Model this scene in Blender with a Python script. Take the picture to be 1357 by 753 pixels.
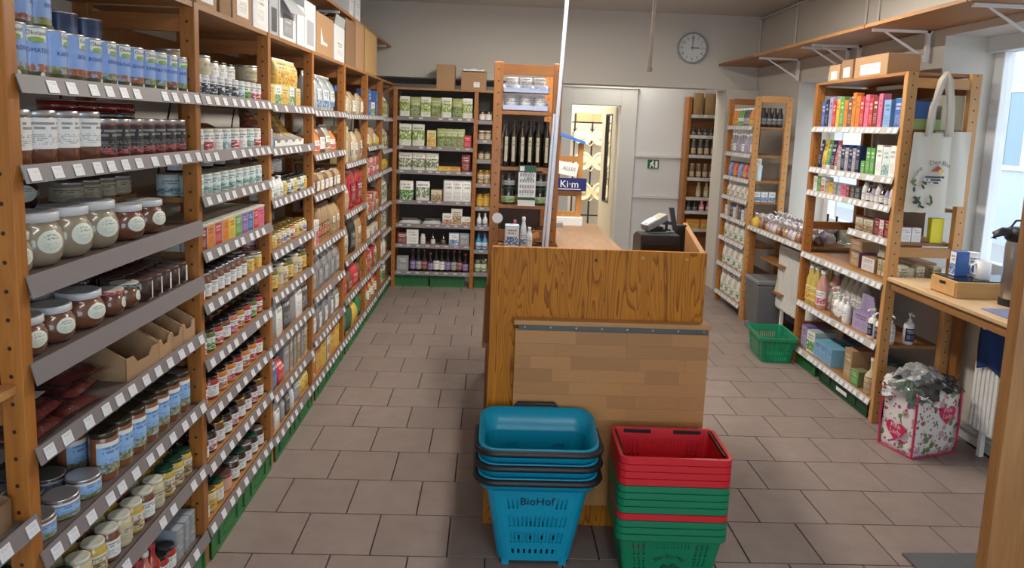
import bpy, bmesh, math, random
from mathutils import Vector, Matrix
random.seed(7)
PI = math.pi
for o in list(bpy.data.objects): bpy.data.objects.remove(o)
SC = bpy.context.scene; COL = SC.collection

# ------------------------------------------------------------------ camera
W, H = 1357.0, 753.0
F, YAW, PITCH, ROLL, PX, PY, CH = 962.59, .0308, .1338, .0377, 680.15, 295.53, 1.6795
cam = bpy.data.cameras.new('camera'); camo = bpy.data.objects.new('camera', cam); COL.objects.link(camo)
_f0 = Vector((math.sin(YAW), math.cos(YAW), 0)); _r = Vector((math.cos(YAW), -math.sin(YAW), 0)); _u = Vector((0, 0, 1))
_f = _f0*math.cos(PITCH) - _u*math.sin(PITCH); _u2 = _u*math.cos(PITCH) + _f0*math.sin(PITCH)
_R = _r*math.cos(ROLL) + _u2*math.sin(ROLL); _U = _u2*math.cos(ROLL) - _r*math.sin(ROLL)
M = Matrix((_R, _U, -_f)).transposed().to_4x4(); M.translation = (0, 0, CH)
camo.matrix_world = M
cam.sensor_fit = 'HORIZONTAL'; cam.sensor_width = 36; cam.lens = F/W*36
cam.shift_x = (W/2-PX)/W; cam.shift_y = -(H/2-PY)/W
cam.clip_start = .05; cam.clip_end = 200
SC.camera = camo

# ------------------------------------------------------------------ world, window light, exposure
wd = bpy.data.worlds.new('sky'); SC.world = wd; wd.use_nodes = True
bgn = wd.node_tree.nodes['Background']; bgn.inputs[0].default_value = (.72, .86, 1.0, 1); bgn.inputs[1].default_value = 3.6
SC.view_settings.view_transform = 'Standard'; SC.view_settings.look = 'None'
SC.view_settings.exposure = 0.38; SC.view_settings.gamma = 1; SC.view_settings.use_curve_mapping = False
def area(name, loc, rot, sx, sy, power, col=(1, 1, 1), portal=False):
    l = bpy.data.lights.new(name, 'AREA'); l.shape = 'RECTANGLE'; l.size = sx; l.size_y = sy; l.energy = power; l.color = col
    if portal: l.cycles.is_portal = True
    o = bpy.data.objects.new(name, l); COL.objects.link(o); o.location = loc; o.rotation_euler = rot
    return o
area('window_portal', (3.22, 5.96, 1.5), (0, PI/2, 0), 1.5, 1.5, 1, portal=True)
area('window_portal', (3.22, 3.75, 1.55), (0, PI/2, 0), 1.6, 1.5, 1, portal=True)
area('shopfront_portal', (.6, -1.72, 1.35), (PI/2, 0, 0), 3.6, 2.2, 1, portal=True)
LAMPS = [(.3, 4.1, 50), (.3, .6, 8), (1.75, 4.6, 22), (.3, 5.75, 26), (1.5, 8.5, 16)]     # ceiling tube lamps, built further down; the last is added to brighten the alcove

# ------------------------------------------------------------------ materials
MATS = {}
def mat(name, col, rough=.5, metal=0., coat=0., bump=0., bscale=60, spec=.5, var=0., emit=None):
    if name in MATS: return MATS[name]
    m = bpy.data.materials.new(name); m.use_nodes = True; nt = m.node_tree; b = nt.nodes['Principled BSDF']
    b.inputs['Base Color'].default_value = (*col, 1); b.inputs['Roughness'].default_value = rough
    b.inputs['Metallic'].default_value = metal; b.inputs['Coat Weight'].default_value = coat
    b.inputs['Coat Roughness'].default_value = .06; b.inputs['Specular IOR Level'].default_value = spec
    if var:
        oi = nt.nodes.new('ShaderNodeObjectInfo'); hs = nt.nodes.new('ShaderNodeHueSaturation'); mr = nt.nodes.new('ShaderNodeMapRange')
        mr.inputs[3].default_value = 1-var; mr.inputs[4].default_value = 1+var; hs.inputs['Color'].default_value = (*col, 1)
        nt.links.new(oi.outputs['Random'], mr.inputs[0]); nt.links.new(mr.outputs[0], hs.inputs['Value']); nt.links.new(hs.outputs[0], b.inputs['Base Color'])
    if bump:
        n = nt.nodes.new('ShaderNodeTexNoise'); n.inputs['Scale'].default_value = bscale; n.inputs['Detail'].default_value = 4
        tc = nt.nodes.new('ShaderNodeTexCoord'); bp = nt.nodes.new('ShaderNodeBump'); bp.inputs['Strength'].default_value = bump; bp.inputs['Distance'].default_value = .01
        nt.links.new(tc.outputs['Object'], n.inputs[0]); nt.links.new(n.outputs[0], bp.inputs['Height']); nt.links.new(bp.outputs[0], b.inputs['Normal'])
    if emit:
        b.inputs['Emission Color'].default_value = (*col, 1); b.inputs['Emission Strength'].default_value = emit
    MATS[name] = m
    return m
def N(nt, kind, **kw):
    n = nt.nodes.new(kind)
    for k, v in kw.items(): setattr(n, k, v)
    return n
def wood(name, c1, c2, axis='Z', scale=1., rough=.5, holes=False, var=.12, knots=False, contrast=1.):
    if name in MATS: return MATS[name]
    m = bpy.data.materials.new(name); m.use_nodes = True; nt = m.node_tree; b = nt.nodes['Principled BSDF']; L = nt.links.new
    tc = N(nt, 'ShaderNodeTexCoord'); mp = N(nt, 'ShaderNodeMapping'); oi = N(nt, 'ShaderNodeObjectInfo')
    s = {'X': (1.2, 14, 14), 'Y': (14, 1.2, 14), 'Z': (14, 14, 1.2)}[axis]
    mp.inputs['Scale'].default_value = [q*scale for q in s]
    off = N(nt, 'ShaderNodeVectorMath', operation='SCALE'); cmb = N(nt, 'ShaderNodeCombineXYZ')
    for i in range(3): L(oi.outputs['Random'], cmb.inputs[i])
    L(cmb.outputs[0], off.inputs[0]); off.inputs['Scale'].default_value = 37
    L(off.outputs[0], mp.inputs['Location']); L(tc.outputs['Object'], mp.inputs[0])
    n = N(nt, 'ShaderNodeTexNoise'); n.inputs['Scale'].default_value = 2.2; n.inputs['Detail'].default_value = 6; n.inputs['Roughness'].default_value = .6; n.inputs['Distortion'].default_value = 1.2
    L(mp.outputs[0], n.inputs[0])
    cr = N(nt, 'ShaderNodeValToRGB'); cr.color_ramp.elements[0].position = .5-.2/contrast; cr.color_ramp.elements[1].position = .5+.2/contrast
    cr.color_ramp.elements[0].color = (*c2, 1); cr.color_ramp.elements[1].color = (*c1, 1); L(n.outputs[0], cr.inputs[0])
    hs = N(nt, 'ShaderNodeHueSaturation'); mr = N(nt, 'ShaderNodeMapRange'); mr.inputs[3].default_value = 1-var; mr.inputs[4].default_value = 1+var
    L(oi.outputs['Random'], mr.inputs[0]); L(mr.outputs[0], hs.inputs['Value']); L(cr.outputs[0], hs.inputs['Color'])
    out = hs.outputs[0]
    if knots:
        vo = N(nt, 'ShaderNodeTexVoronoi'); vo.inputs['Scale'].default_value = 5; mp2 = N(nt, 'ShaderNodeMapping'); mp2.inputs['Scale'].default_value = (1, 1, .6)
        L(tc.outputs['Object'], mp2.inputs[0]); L(mp2.outputs[0], vo.inputs[0])
        kr = N(nt, 'ShaderNodeMapRange'); kr.inputs[1].default_value = .05; kr.inputs[2].default_value = .11; L(vo.outputs[0], kr.inputs[0])
        mx = N(nt, 'ShaderNodeMix', data_type='RGBA'); mx.inputs[6].default_value = (c2[0]*.35, c2[1]*.3, c2[2]*.3, 1); L(out, mx.inputs[7]); L(kr.outputs[0], mx.inputs[0]); out = mx.outputs[2]
    if holes:
        sp = N(nt, 'ShaderNodeSeparateXYZ'); L(tc.outputs['Object'], sp.inputs[0])
        fr = N(nt, 'ShaderNodeMath', operation='PINGPONG'); fr.inputs[1].default_value = .032; L(sp.outputs[2], fr.inputs[0])
        p1 = N(nt, 'ShaderNodeMath', operation='POWER'); p1.inputs[1].default_value = 2; L(fr.outputs[0], p1.inputs[0])
        p2 = N(nt, 'ShaderNodeMath', operation='MULTIPLY'); L(sp.outputs[0], p2.inputs[0]); L(sp.outputs[0], p2.inputs[1])
        ad = N(nt, 'ShaderNodeMath', operation='ADD'); L(p1.outputs[0], ad.inputs[0]); L(p2.outputs[0], ad.inputs[1])
        lt = N(nt, 'ShaderNodeMath', operation='LESS_THAN'); lt.inputs[1].default_value = .0048**2; L(ad.outputs[0], lt.inputs[0])
        sn = N(nt, 'ShaderNodeSeparateXYZ'); L(tc.outputs['Normal'], sn.inputs[0])
        ab = N(nt, 'ShaderNodeMath', operation='ABSOLUTE'); L(sn.outputs[1], ab.inputs[0])
        mu = N(nt, 'ShaderNodeMath', operation='MULTIPLY'); L(ab.outputs[0], mu.inputs[0]); L(lt.outputs[0], mu.inputs[1])
        mx = N(nt, 'ShaderNodeMix', data_type='RGBA'); L(out, mx.inputs[6]); mx.inputs[7].default_value = (.03, .015, .008, 1); L(mu.outputs[0], mx.inputs[0]); out = mx.outputs[2]
    L(out, b.inputs['Base Color']); b.inputs['Roughness'].default_value = rough
    bp = N(nt, 'ShaderNodeBump'); bp.inputs['Strength'].default_value = .12; bp.inputs['Distance'].default_value = .004
    L(n.outputs[0], bp.inputs['Height']); L(bp.outputs[0], b.inputs['Normal'])
    MATS[name] = m
    return m
def plywood(name):
    m = bpy.data.materials.new(name); m.use_nodes = True; nt = m.node_tree; b = nt.nodes['Principled BSDF']; L = nt.links.new
    tc = N(nt, 'ShaderNodeTexCoord'); mp = N(nt, 'ShaderNodeMapping'); mp.inputs['Scale'].default_value = (1.0, 1, .10); L(tc.outputs['Object'], mp.inputs[0])
    n = N(nt, 'ShaderNodeTexNoise'); n.inputs['Scale'].default_value = 8; n.inputs['Detail'].default_value = 2.5; n.inputs['Distortion'].default_value = .3; L(mp.outputs[0], n.inputs[0])
    mu = N(nt, 'ShaderNodeMath', operation='MULTIPLY'); mu.inputs[1].default_value = 30; L(n.outputs[0], mu.inputs[0])
    fr = N(nt, 'ShaderNodeMath', operation='FRACT'); L(mu.outputs[0], fr.inputs[0])
    cr = N(nt, 'ShaderNodeValToRGB'); e = cr.color_ramp.elements
    e[0].position = 0; e[0].color = (.50, .185, .012, 1); e[1].position = 1; e[1].color = (.20, .058, .006, 1)
    q = cr.color_ramp.elements.new(.62); q.color = (.45, .16, .011, 1)
    L(fr.outputs[0], cr.inputs[0])
    n2 = N(nt, 'ShaderNodeTexNoise'); n2.inputs['Scale'].default_value = 40; mp2 = N(nt, 'ShaderNodeMapping'); mp2.inputs['Scale'].default_value = (4, 1, .12); L(tc.outputs['Object'], mp2.inputs[0]); L(mp2.outputs[0], n2.inputs[0])
    hs = N(nt, 'ShaderNodeHueSaturation'); mr = N(nt, 'ShaderNodeMapRange'); mr.inputs[3].default_value = .8; mr.inputs[4].default_value = 1.25; L(n2.outputs[0], mr.inputs[0]); L(mr.outputs[0], hs.inputs['Value']); L(cr.outputs[0], hs.inputs['Color'])
    L(hs.outputs[0], b.inputs['Base Color']); b.inputs['Roughness'].default_value = .5; b.inputs['Specular IOR Level'].default_value = .22
    MATS[name] = m
    return m
# printed packaging: rows of small print and a title band laid out in the label's own UV
def print_group():
    g = bpy.data.node_groups.new('print_mask', 'ShaderNodeTree')
    g.interface.new_socket('Text', in_out='OUTPUT', socket_type='NodeSocketFloat')
    g.interface.new_socket('Picture', in_out='OUTPUT', socket_type='NodeSocketFloat')
    g.interface.new_socket('V', in_out='OUTPUT', socket_type='NodeSocketFloat')
    L = g.links.new; go = g.nodes.new('NodeGroupOutput'); tc = g.nodes.new('ShaderNodeTexCoord'); sp = g.nodes.new('ShaderNodeSeparateXYZ'); L(tc.outputs['UV'], sp.inputs[0])
    oi = g.nodes.new('ShaderNodeObjectInfo')
    def ma(op, a, b=None, c=None):
        n = g.nodes.new('ShaderNodeMath'); n.operation = op
        for i, x in enumerate((a, b, c)):
            if x is None: continue
            if isinstance(x, (int, float)): n.inputs[i].default_value = x
            else: L(x, n.inputs[i])
        return n.outputs[0]
    u, v = sp.outputs[0], sp.outputs[1]
    def band(lo, hi): return ma('MULTIPLY', ma('GREATER_THAN', v, lo), ma('LESS_THAN', v, hi))
    def words(nrow, nu, thr):
        row = ma('FLOOR', ma('MULTIPLY', v, nrow)); cv = g.nodes.new('ShaderNodeCombineXYZ')
        L(ma('MULTIPLY', u, nu), cv.inputs[0]); L(ma('MULTIPLY', row, 7.31), cv.inputs[1]); L(oi.outputs['Random'], cv.inputs[2])
        n = g.nodes.new('ShaderNodeTexNoise'); n.inputs['Scale'].default_value = 1; n.inputs['Detail'].default_value = 1; L(cv.outputs[0], n.inputs[0])
        return ma('MULTIPLY', ma('GREATER_THAN', n.outputs[0], thr), ma('GREATER_THAN', ma('FRACT', ma('MULTIPLY', v, nrow)), .42))
    mid = ma('LESS_THAN', ma('ABSOLUTE', ma('SUBTRACT', u, .5)), .36)
    t1 = ma('MULTIPLY', words(7, 16, .46), band(.57, .86)); t2 = ma('MULTIPLY', words(17, 34, .5), band(.12, .47))
    L(ma('MULTIPLY', ma('MAXIMUM', t1, ma('MULTIPLY', t2, .75)), mid), go.inputs[0])
    n = g.nodes.new('ShaderNodeTexNoise'); n.inputs['Scale'].default_value = 9; n.inputs['Detail'].default_value = 3
    cv = g.nodes.new('ShaderNodeCombineXYZ'); L(u, cv.inputs[0]); L(v, cv.inputs[1]); L(ma('MULTIPLY', oi.outputs['Random'], 40), cv.inputs[2]); L(cv.outputs[0], n.inputs[0])
    L(n.outputs[0], go.inputs[1]); L(v, go.inputs[2])
    return g
PG = print_group()
def pmat(name, base, ink=(.03, .03, .04), pic=None, picc=(.4, .2, .05), top=None, rough=.45, coat=0., text=.65):
    """base colour with ink; pic=(v0,v1): printed picture zone in colours picc; top=(v,colour): band above v"""
    if name in MATS: return MATS[name]
    m = bpy.data.materials.new(name); m.use_nodes = True; nt = m.node_tree; b = nt.nodes['Principled BSDF']; L = nt.links.new
    g = nt.nodes.new('ShaderNodeGroup'); g.node_tree = PG
    def ma(op, a, c):
        n = N(nt, 'ShaderNodeMath', operation=op)
        for i, x in enumerate((a, c)):
            if isinstance(x, (int, float)): n.inputs[i].default_value = x
            else: L(x, n.inputs[i])
        return n.outputs[0]
    def mix(fac, a, c):
        x = N(nt, 'ShaderNodeMix', data_type='RGBA')
        for i, q in ((0, fac), (6, a), (7, c)):
            if isinstance(q, tuple): x.inputs[i].default_value = (*q, 1)
            elif isinstance(q, (int, float)): x.inputs[i].default_value = q
            else: L(q, x.inputs[i])
        return x.outputs[2]
    out = base; v = g.outputs['V']
    if top: out = mix(ma('GREATER_THAN', v, top[0]), out, top[1])
    if pic:
        inb = ma('MULTIPLY', ma('GREATER_THAN', v, pic[0]), ma('LESS_THAN', v, pic[1]))
        blot = ma('MULTIPLY', ma('GREATER_THAN', g.outputs['Picture'], .44), inb)
        out = mix(blot, out, picc)
        blot2 = ma('MULTIPLY', ma('GREATER_THAN', g.outputs['Picture'], .57), inb)
        out = mix(blot2, out, tuple(min(1, q*.45+.03) for q in picc))
    out = mix(ma('MULTIPLY', g.outputs['Text'], text), out, ink)
    if isinstance(out, tuple): b.inputs['Base Color'].default_value = (*out, 1)
    else: L(out, b.inputs['Base Color'])
    b.inputs['Roughness'].default_value = rough; b.inputs['Coat Weight'].default_value = coat
    MATS[name] = m
    return m
def glassmat(name, tint=(1, 1, 1), gl=.08):
    m = bpy.data.materials.new(name); m.use_nodes = True; nt = m.node_tree; nt.nodes.remove(nt.nodes['Principled BSDF'])
    t = N(nt, 'ShaderNodeBsdfTransparent'); t.inputs[0].default_value = (*tint, 1); gb = N(nt, 'ShaderNodeBsdfGlossy'); gb.inputs['Roughness'].default_value = .03
    mx = N(nt, 'ShaderNodeMixShader'); mx.inputs[0].default_value = gl
    nt.links.new(t.outputs[0], mx.inputs[1]); nt.links.new(gb.outputs[0], mx.inputs[2]); nt.links.new(mx.outputs[0], nt.nodes['Material Output'].inputs[0])
    MATS[name] = m
    return m
glassmat('glass'); glassmat('film', (.93, .93, .95), .16)

# ------------------------------------------------------------------ mesh helpers
class MB:
    def __init__(s): s.v = []; s.f = []; s.uv = []; s.sm = []
    def add(s, vs, fs, uvs=None, smooth=False):
        b = len(s.v); s.v += [tuple(q) for q in vs]
        for i, f in enumerate(fs):
            s.f.append([b+j for j in f]); s.sm.append(smooth)
            s.uv.append(uvs[i] if uvs else [(0, 0)]*len(f))
        return s
    def box(s, x0, x1, y0, y1, z0, z1):
        vs = [(x, y, z) for z in (z0, z1) for y in (y0, y1) for x in (x0, x1)]
        fs = [(0, 2, 3, 1), (4, 5, 7, 6), (0, 1, 5, 4), (2, 6, 7, 3), (0, 4, 6, 2), (1, 3, 7, 5)]
        uv = [[(0, 0), (0, 0), (0, 0), (0, 0)]]*2 + [[(0, 0), (1, 0), (1, 1), (0, 1)], [(1, 0), (1, 1), (0, 1), (0, 0)], [(1, 0), (1, 1), (0, 1), (0, 0)], [(0, 0), (1, 0), (1, 1), (0, 1)]]
        return s.add(vs, fs, uv)
    def lathe(s, prof, n=16, cap=True, cx=0, cy=0):
        vs = []; fs = []; uv = []; z0 = prof[0][1]; z1 = prof[-1][1]; k = len(prof); dz = (z1-z0) or 1
        for r, z in prof:
            for i in range(n):
                a = -PI/2 + 2*PI*i/n; vs.append((cx+r*math.cos(a), cy+r*math.sin(a), z))
        for j in range(k-1):
            for i in range(n):
                i2 = (i+1) % n; fs.append((j*n+i, j*n+i2, (j+1)*n+i2, (j+1)*n+i))
                ua, ub = (i/n+.5) % 1*2-.5, ((i+1)/n+.5) % 1*2-.5
                if ub < ua: ub = ua+2/n
                va, vb = (prof[j][1]-z0)/dz, (prof[j+1][1]-z0)/dz
                uv.append([(ua, va), (ub, va), (ub, vb), (ua, vb)])
        s.add(vs, fs, uv, True)
        if cap:
            if prof[0][0] > 0: s.add(vs[:n], [tuple(reversed(range(n)))])
            if prof[-1][0] > 0: s.add(vs[-n:], [tuple(range(n))])
        return s
    def tube(s, pts, r, n=8, closed=False):
        pts = [Vector(p) for p in pts]; k = len(pts); vs = []
        for i, p in enumerate(pts):
            if closed: t = pts[(i+1) % k]-pts[i-1]
            else: t = pts[min(i+1, k-1)]-pts[max(i-1, 0)]
            t.normalize(); a = Vector((0, 0, 1)) if abs(t.z) < .9 else Vector((1, 0, 0))
            u = t.cross(a).normalized(); w = t.cross(u)
            rr = r[i] if isinstance(r, (list, tuple)) else r
            for j in range(n):
                q = 2*PI*j/n; vs.append(p+u*rr*math.cos(q)+w*rr*math.sin(q))
        fs = []
        for i in range(k if closed else k-1):
            for j in range(n):
                j2 = (j+1) % n; i2 = (i+1) % k; fs.append((i*n+j, i*n+j2, i2*n+j2, i2*n+j))
        s.add(vs, fs, None, True)
        if not closed: s.add(vs[:n], [tuple(range(n))]); s.add(vs[-n:], [tuple(reversed(range(n)))])
        return s
    def prism(s, poly, z0, z1, plane='XY'):
        """extrude a 2-D polygon; plane XZ: poly is (x,z), extruded in y"""
        n = len(poly); f = {'XY': lambda a, b, c: (a, b, c), 'XZ': lambda a, b, c: (a, c, b), 'YZ': lambda a, b, c: (c, a, b)}[plane]
        vs = [f(a, b, z0) for a, b in poly]+[f(a, b, z1) for a, b in poly]
        fs = [tuple(range(n)), tuple(range(n, 2*n))]+[(i, (i+1) % n, n+(i+1) % n, n+i) for i in range(n)]
        return s.add(vs, fs)
    def mesh(s, name='m', bevel=0, fix=True):
        me = bpy.data.meshes.new(name); me.from_pydata(s.v, [], s.f)
        uvl = me.uv_layers.new(name='UVMap'); i = 0
        flat = [c for f in s.uv for q in f for c in q]
        uvl.data.foreach_set('uv', flat)
        me.polygons.foreach_set('use_smooth', s.sm)
        if fix or bevel:
            bm = bmesh.new(); bm.from_mesh(me)
            if fix: bmesh.ops.recalc_face_normals(bm, faces=bm.faces)
            if bevel: bmesh.ops.bevel(bm, geom=bm.edges[:], offset=bevel, segments=1, affect='EDGES')
            bm.to_mesh(me); bm.free()
        me.materials.append(None)
        return me
CACHE = {}
def cached(key, fn):
    if key not in CACHE: CACHE[key] = fn()
    return CACHE[key]
def bx(x0, x1, y0, y1, z0, z1, bevel=0): return MB().box(x0, x1, y0, y1, z0, z1).mesh(bevel=bevel)
def cbox(w, d, h, bevel=0):  # shared box on its base, centred in x and y
    return cached(('b', round(w, 4), round(d, 4), round(h, 4), bevel), lambda: bx(-w/2, w/2, -d/2, d/2, 0, h, bevel))
def ob(name, me, m, parent=None, loc=(0, 0, 0), rz=0, rot=None, scale=None):
    o = bpy.data.objects.new(name, me); COL.objects.link(o)
    if m is not None:
        if isinstance(m, str): m = MATS[m]
        o.material_slots[0].link = 'OBJECT'; o.material_slots[0].material = m
    o.location = loc; o.rotation_euler = rot if rot else (0, 0, rz)
    if scale: o.scale = scale
    if parent: o.parent = parent
    return o
def tag(o, label, cat, group=None):
    o['label'] = label; o['category'] = cat
    if group: o['group'] = group
    return o
def thing(name, label, cat, loc=(0, 0, 0), rz=0, group=None):
    o = bpy.data.objects.new(name, None); COL.objects.link(o); o.location = loc; o.rotation_euler = (0, 0, rz); o.empty_display_size = .05
    return tag(o, label, cat, group)
def struct(name, me, m, loc=(0, 0, 0), rz=0):
    o = ob(name, me, m, None, loc, rz); o['kind'] = 'structure'; return o
TXT = {}
def text_geo(s, size):
    k = (s, size)
    if k in TXT: return TXT[k]
    c = bpy.data.curves.new('txt', 'FONT'); c.body = s; c.size = size; c.align_x = 'CENTER'; c.resolution_u = 2
    o = bpy.data.objects.new('txt', c); COL.objects.link(o)
    bpy.context.view_layer.update(); dg = bpy.context.evaluated_depsgraph_get()
    me = bpy.data.meshes.new_from_object(o.evaluated_get(dg))
    r = ([tuple(v.co) for v in me.vertices], [tuple(p.vertices) for p in me.polygons])
    bpy.data.objects.remove(o); bpy.data.curves.remove(c); bpy.data.meshes.remove(me)
    TXT[k] = r
    return r
def text_on(s, size, fn, sx=1.):
    """mesh of lettering whose points (x right, y up) are carried by fn to 3-D"""
    vs, fs = text_geo(s, size); mb = MB(); mb.add([fn(v[0]*sx, v[1]) for v in vs], fs); return mb.mesh(fix=False)

# ------------------------------------------------------------------ named materials
mat('wall_white', (.58, .55, .50), .85, bump=.08, bscale=25)
mat('wall_cool', (.62, .63, .64), .85, bump=.05)
mat('ceiling_white', (.60, .57, .53), .9)
mat('shade_band', (.13, .12, .12), .8)
mat('door_white', (.60, .60, .58), .5)
mat('door_cream', (.66, .60, .46), .5)
mat('black', (.012, .012, .014), .45); mat('black_gloss', (.01, .01, .012), .18)
mat('black_cloth', (.02, .02, .025), .9)
mat('steel', (.55, .55, .57), .28, 1.); mat('steel_dark', (.10, .10, .09), .45, .9); mat('tin', (.72, .72, .74), .3, .9)
mat('chalk_pole', (.72, .80, .95), .35)
mat('plastic_white', (.78, .78, .78), .35); mat('paper_white', (.80, .80, .80), .7); mat('tag_white', (.62, .63, .66), .6)
mat('price_rail', (.19, .165, .17), .55); mat('price_rail_light', (.40, .38, .36), .5)
mat('laminate', (.115, .085, .075), .45)
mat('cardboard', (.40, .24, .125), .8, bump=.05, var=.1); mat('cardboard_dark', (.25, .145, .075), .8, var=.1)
mat('crate_green', (.02, .13, .035), .4, var=.1); mat('crate_dark', (.008, .055, .025), .4)
mat('green_lid', (.01, .05, .03), .35); mat('lid_white', (.62, .63, .66), .35); mat('lid_cream', (.60, .60, .52), .4); mat('lid_black', (.012, .011, .012), .3, coat=.3); mat('lid_gold', (.45, .32, .10), .3, .8); mat('lid_silver', (.5, .5, .52), .3, .8); mat('lid_brown', (.10, .05, .04), .35)
mat('radiator', (.78, .77, .74), .4); mat('blue_cloth', (.012, .05, .20), .9, bump=.3, bscale=40)
mat('canvas', (.60, .56, .48), .9, bump=.1, bscale=200)
mat('slab_grout', (.018, .014, .013), .9)
wood('post_wood', (.42, .165, .032), (.28, .095, .016), 'Z', holes=True, rough=.4)
wood('post_light', (.55, .29, .105), (.44, .215, .07), 'Z', holes=True, rough=.45)
wood('rail_wood', (.34, .13, .03), (.23, .08, .016), 'X', rough=.45)
wood('rail_light', (.55, .29, .105), (.44, .215, .07), 'X', rough=.45)
wood('board_y', (.36, .17, .06), (.27, .12, .036), 'Y'); wood('board_x', (.38, .20, .085), (.28, .135, .05), 'X')
wood('board_light_y', (.60, .42, .24), (.50, .33, .17), 'Y'); wood('worktop_wood', (.30, .185, .105), (.19, .105, .055), 'Y', scale=1.6)
wood('stave_wood', (.47, .23, .08), (.40, .18, .056), 'X', scale=1.3, var=.17, rough=.42)
wood('pine_post', (.42, .195, .055), (.29, .12, .028), 'Z', knots=True, rough=.45)
wood('bamboo', (.56, .33, .14), (.48, .27, .10), 'X')
wood('door_wood', (.50, .23, .06), (.38, .16, .04), 'Z')
plywood('counter_ply')
for nm, c in dict(red=(.55, .02, .025), dred=(.22, .012, .015), orange=(.72, .22, .02), yellow=(.75, .50, .05), green=(.10, .32, .06), dgreen=(.02, .10, .04), blue=(.03, .12, .42), lblue=(.22, .42, .72), navy=(.012, .02, .08),
                  purple=(.20, .10, .35), lilac=(.42, .35, .58), pink=(.72, .15, .28), grey=(.28, .28, .29), dgrey=(.07, .07, .075), cream=(.62, .55, .38), brown=(.16, .07, .03), tan=(.42, .28, .14), white=(.78, .78, .77), black=(.015, .015, .017)).items():
    c = tuple(q*.86+.025 for q in c) if nm not in ('black', 'white', 'navy', 'dgrey') else c
    mat('c_'+nm, c, .4, coat=.15, var=.08)
    pmat('p_'+nm, c, ink=(.03, .03, .04) if sum(c) > .9 else (.75, .75, .72))
pmat('p_wpic', (.78, .78, .74), pic=(.05, .5), picc=(.45, .16, .05)); pmat('p_wgreen', (.78, .79, .74), pic=(.05, .55), picc=(.12, .35, .06)); pmat('p_wred', (.78, .76, .74), pic=(.05, .5), picc=(.6, .05, .06)); pmat('p_wpink', (.78, .75, .76), pic=(.05, .5), picc=(.6, .12, .22)); pmat('p_wblue', (.78, .79, .80), pic=(.05, .5), picc=(.08, .22, .5))
pmat('p_teal', (.62, .73, .72), ink=(.05, .10, .12), pic=(.05, .4), picc=(.25, .42, .42)); pmat('p_yellowpic', (.70, .58, .22), pic=(.05, .6), picc=(.75, .42, .05)); pmat('p_creampic', (.70, .66, .54), pic=(.05, .6), picc=(.35, .22, .08))
pmat('p_blackpic', (.025, .022, .025), ink=(.7, .68, .66), pic=(.05, .26), picc=(.42, .07, .06), text=.35); pmat('p_bluejar', (.30, .50, .78), ink=(.05, .08, .25), pic=(0, .3), picc=(.30, .30, .12), top=(.85, (.78, .79, .78)))
pmat('p_brownpic', (.16, .06, .03), ink=(.7, .6, .5), pic=(.1, .7), picc=(.45, .12, .05))
pmat('can_blue', (.27, .42, .76), ink=(.04, .07, .28), pic=(.02, .30), picc=(.42, .13, .05), text=0, rough=.3, coat=.3)
pmat('can_green', (.27, .42, .76), ink=(.04, .07, .28), pic=(.02, .30), picc=(.30, .30, .08), text=0, rough=.3, coat=.3)
mat('can_navy', (.05, .09, .22), .35, coat=.3)
for nm, c in dict(beige=(.33, .27, .19), brown=(.17, .065, .035), dark=(.05, .024, .019), red=(.35, .03, .02), orange=(.55, .17, .02), yellow=(.52, .36, .06), white=(.62, .60, .54), green=(.12, .14, .03), pink=(.55, .16, .12), sausage=(.28, .10, .04), cream=(.58, .50, .30), honey=(.42, .18, .02)).items():
    mat('j_'+nm, c, .25, coat=.9, var=.08)
mat('glass_dark', (.012, .010, .008), .12, coat=1); mat('glass_brown', (.05, .02, .008), .15, coat=1); mat('glass_clear', (.5, .54, .5), .08, coat=1); mat('liquid_yellow', (.55, .42, .10), .2, coat=.8); mat('liquid_pink', (.60, .30, .24), .2, coat=.8); mat('liquid_clear', (.52, .52, .46), .15, coat=.8)

# ------------------------------------------------------------------ the room
CEIL = 2.89; XL = -1.66; XR = 2.75
floor = struct('floor', bx(XL-.2, 3.6, -1.9, 12.2, -.06, -.006), 'slab_grout')
def tile_mat():
    m = bpy.data.materials.new('tile'); m.use_nodes = True; nt = m.node_tree; b = nt.nodes['Principled BSDF']; L = nt.links.new
    tc = N(nt, 'ShaderNodeTexCoord'); oi = N(nt, 'ShaderNodeObjectInfo'); ge = N(nt, 'ShaderNodeNewGeometry')
    n = N(nt, 'ShaderNodeTexNoise'); n.inputs['Scale'].default_value = 9; n.inputs['Detail'].default_value = 8; n.inputs['Roughness'].default_value = .65; L(ge.outputs['Position'], n.inputs[0])
    cr = N(nt, 'ShaderNodeValToRGB'); e = cr.color_ramp.elements; e[0].position = .3; e[0].color = (.200, .155, .140, 1); e[1].position = .72; e[1].color = (.250, .198, .180, 1); L(n.outputs[0], cr.inputs[0])
    hs = N(nt, 'ShaderNodeHueSaturation'); mr = N(nt, 'ShaderNodeMapRange'); mr.inputs[3].default_value = .94; mr.inputs[4].default_value = 1.06; L(oi.outputs['Random'], mr.inputs[0]); L(mr.outputs[0], hs.inputs['Value']); L(cr.outputs[0], hs.inputs['Color'])
    L(hs.outputs[0], b.inputs['Base Color']); b.inputs['Roughness'].default_value = .36; b.inputs['Specular IOR Level'].default_value = .45
    MATS['tile'] = m
tile_mat()
tile_me = bx(-.1472, .1472, -.1472, .1472, -.008, 0, .001); rest = MB()
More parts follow.
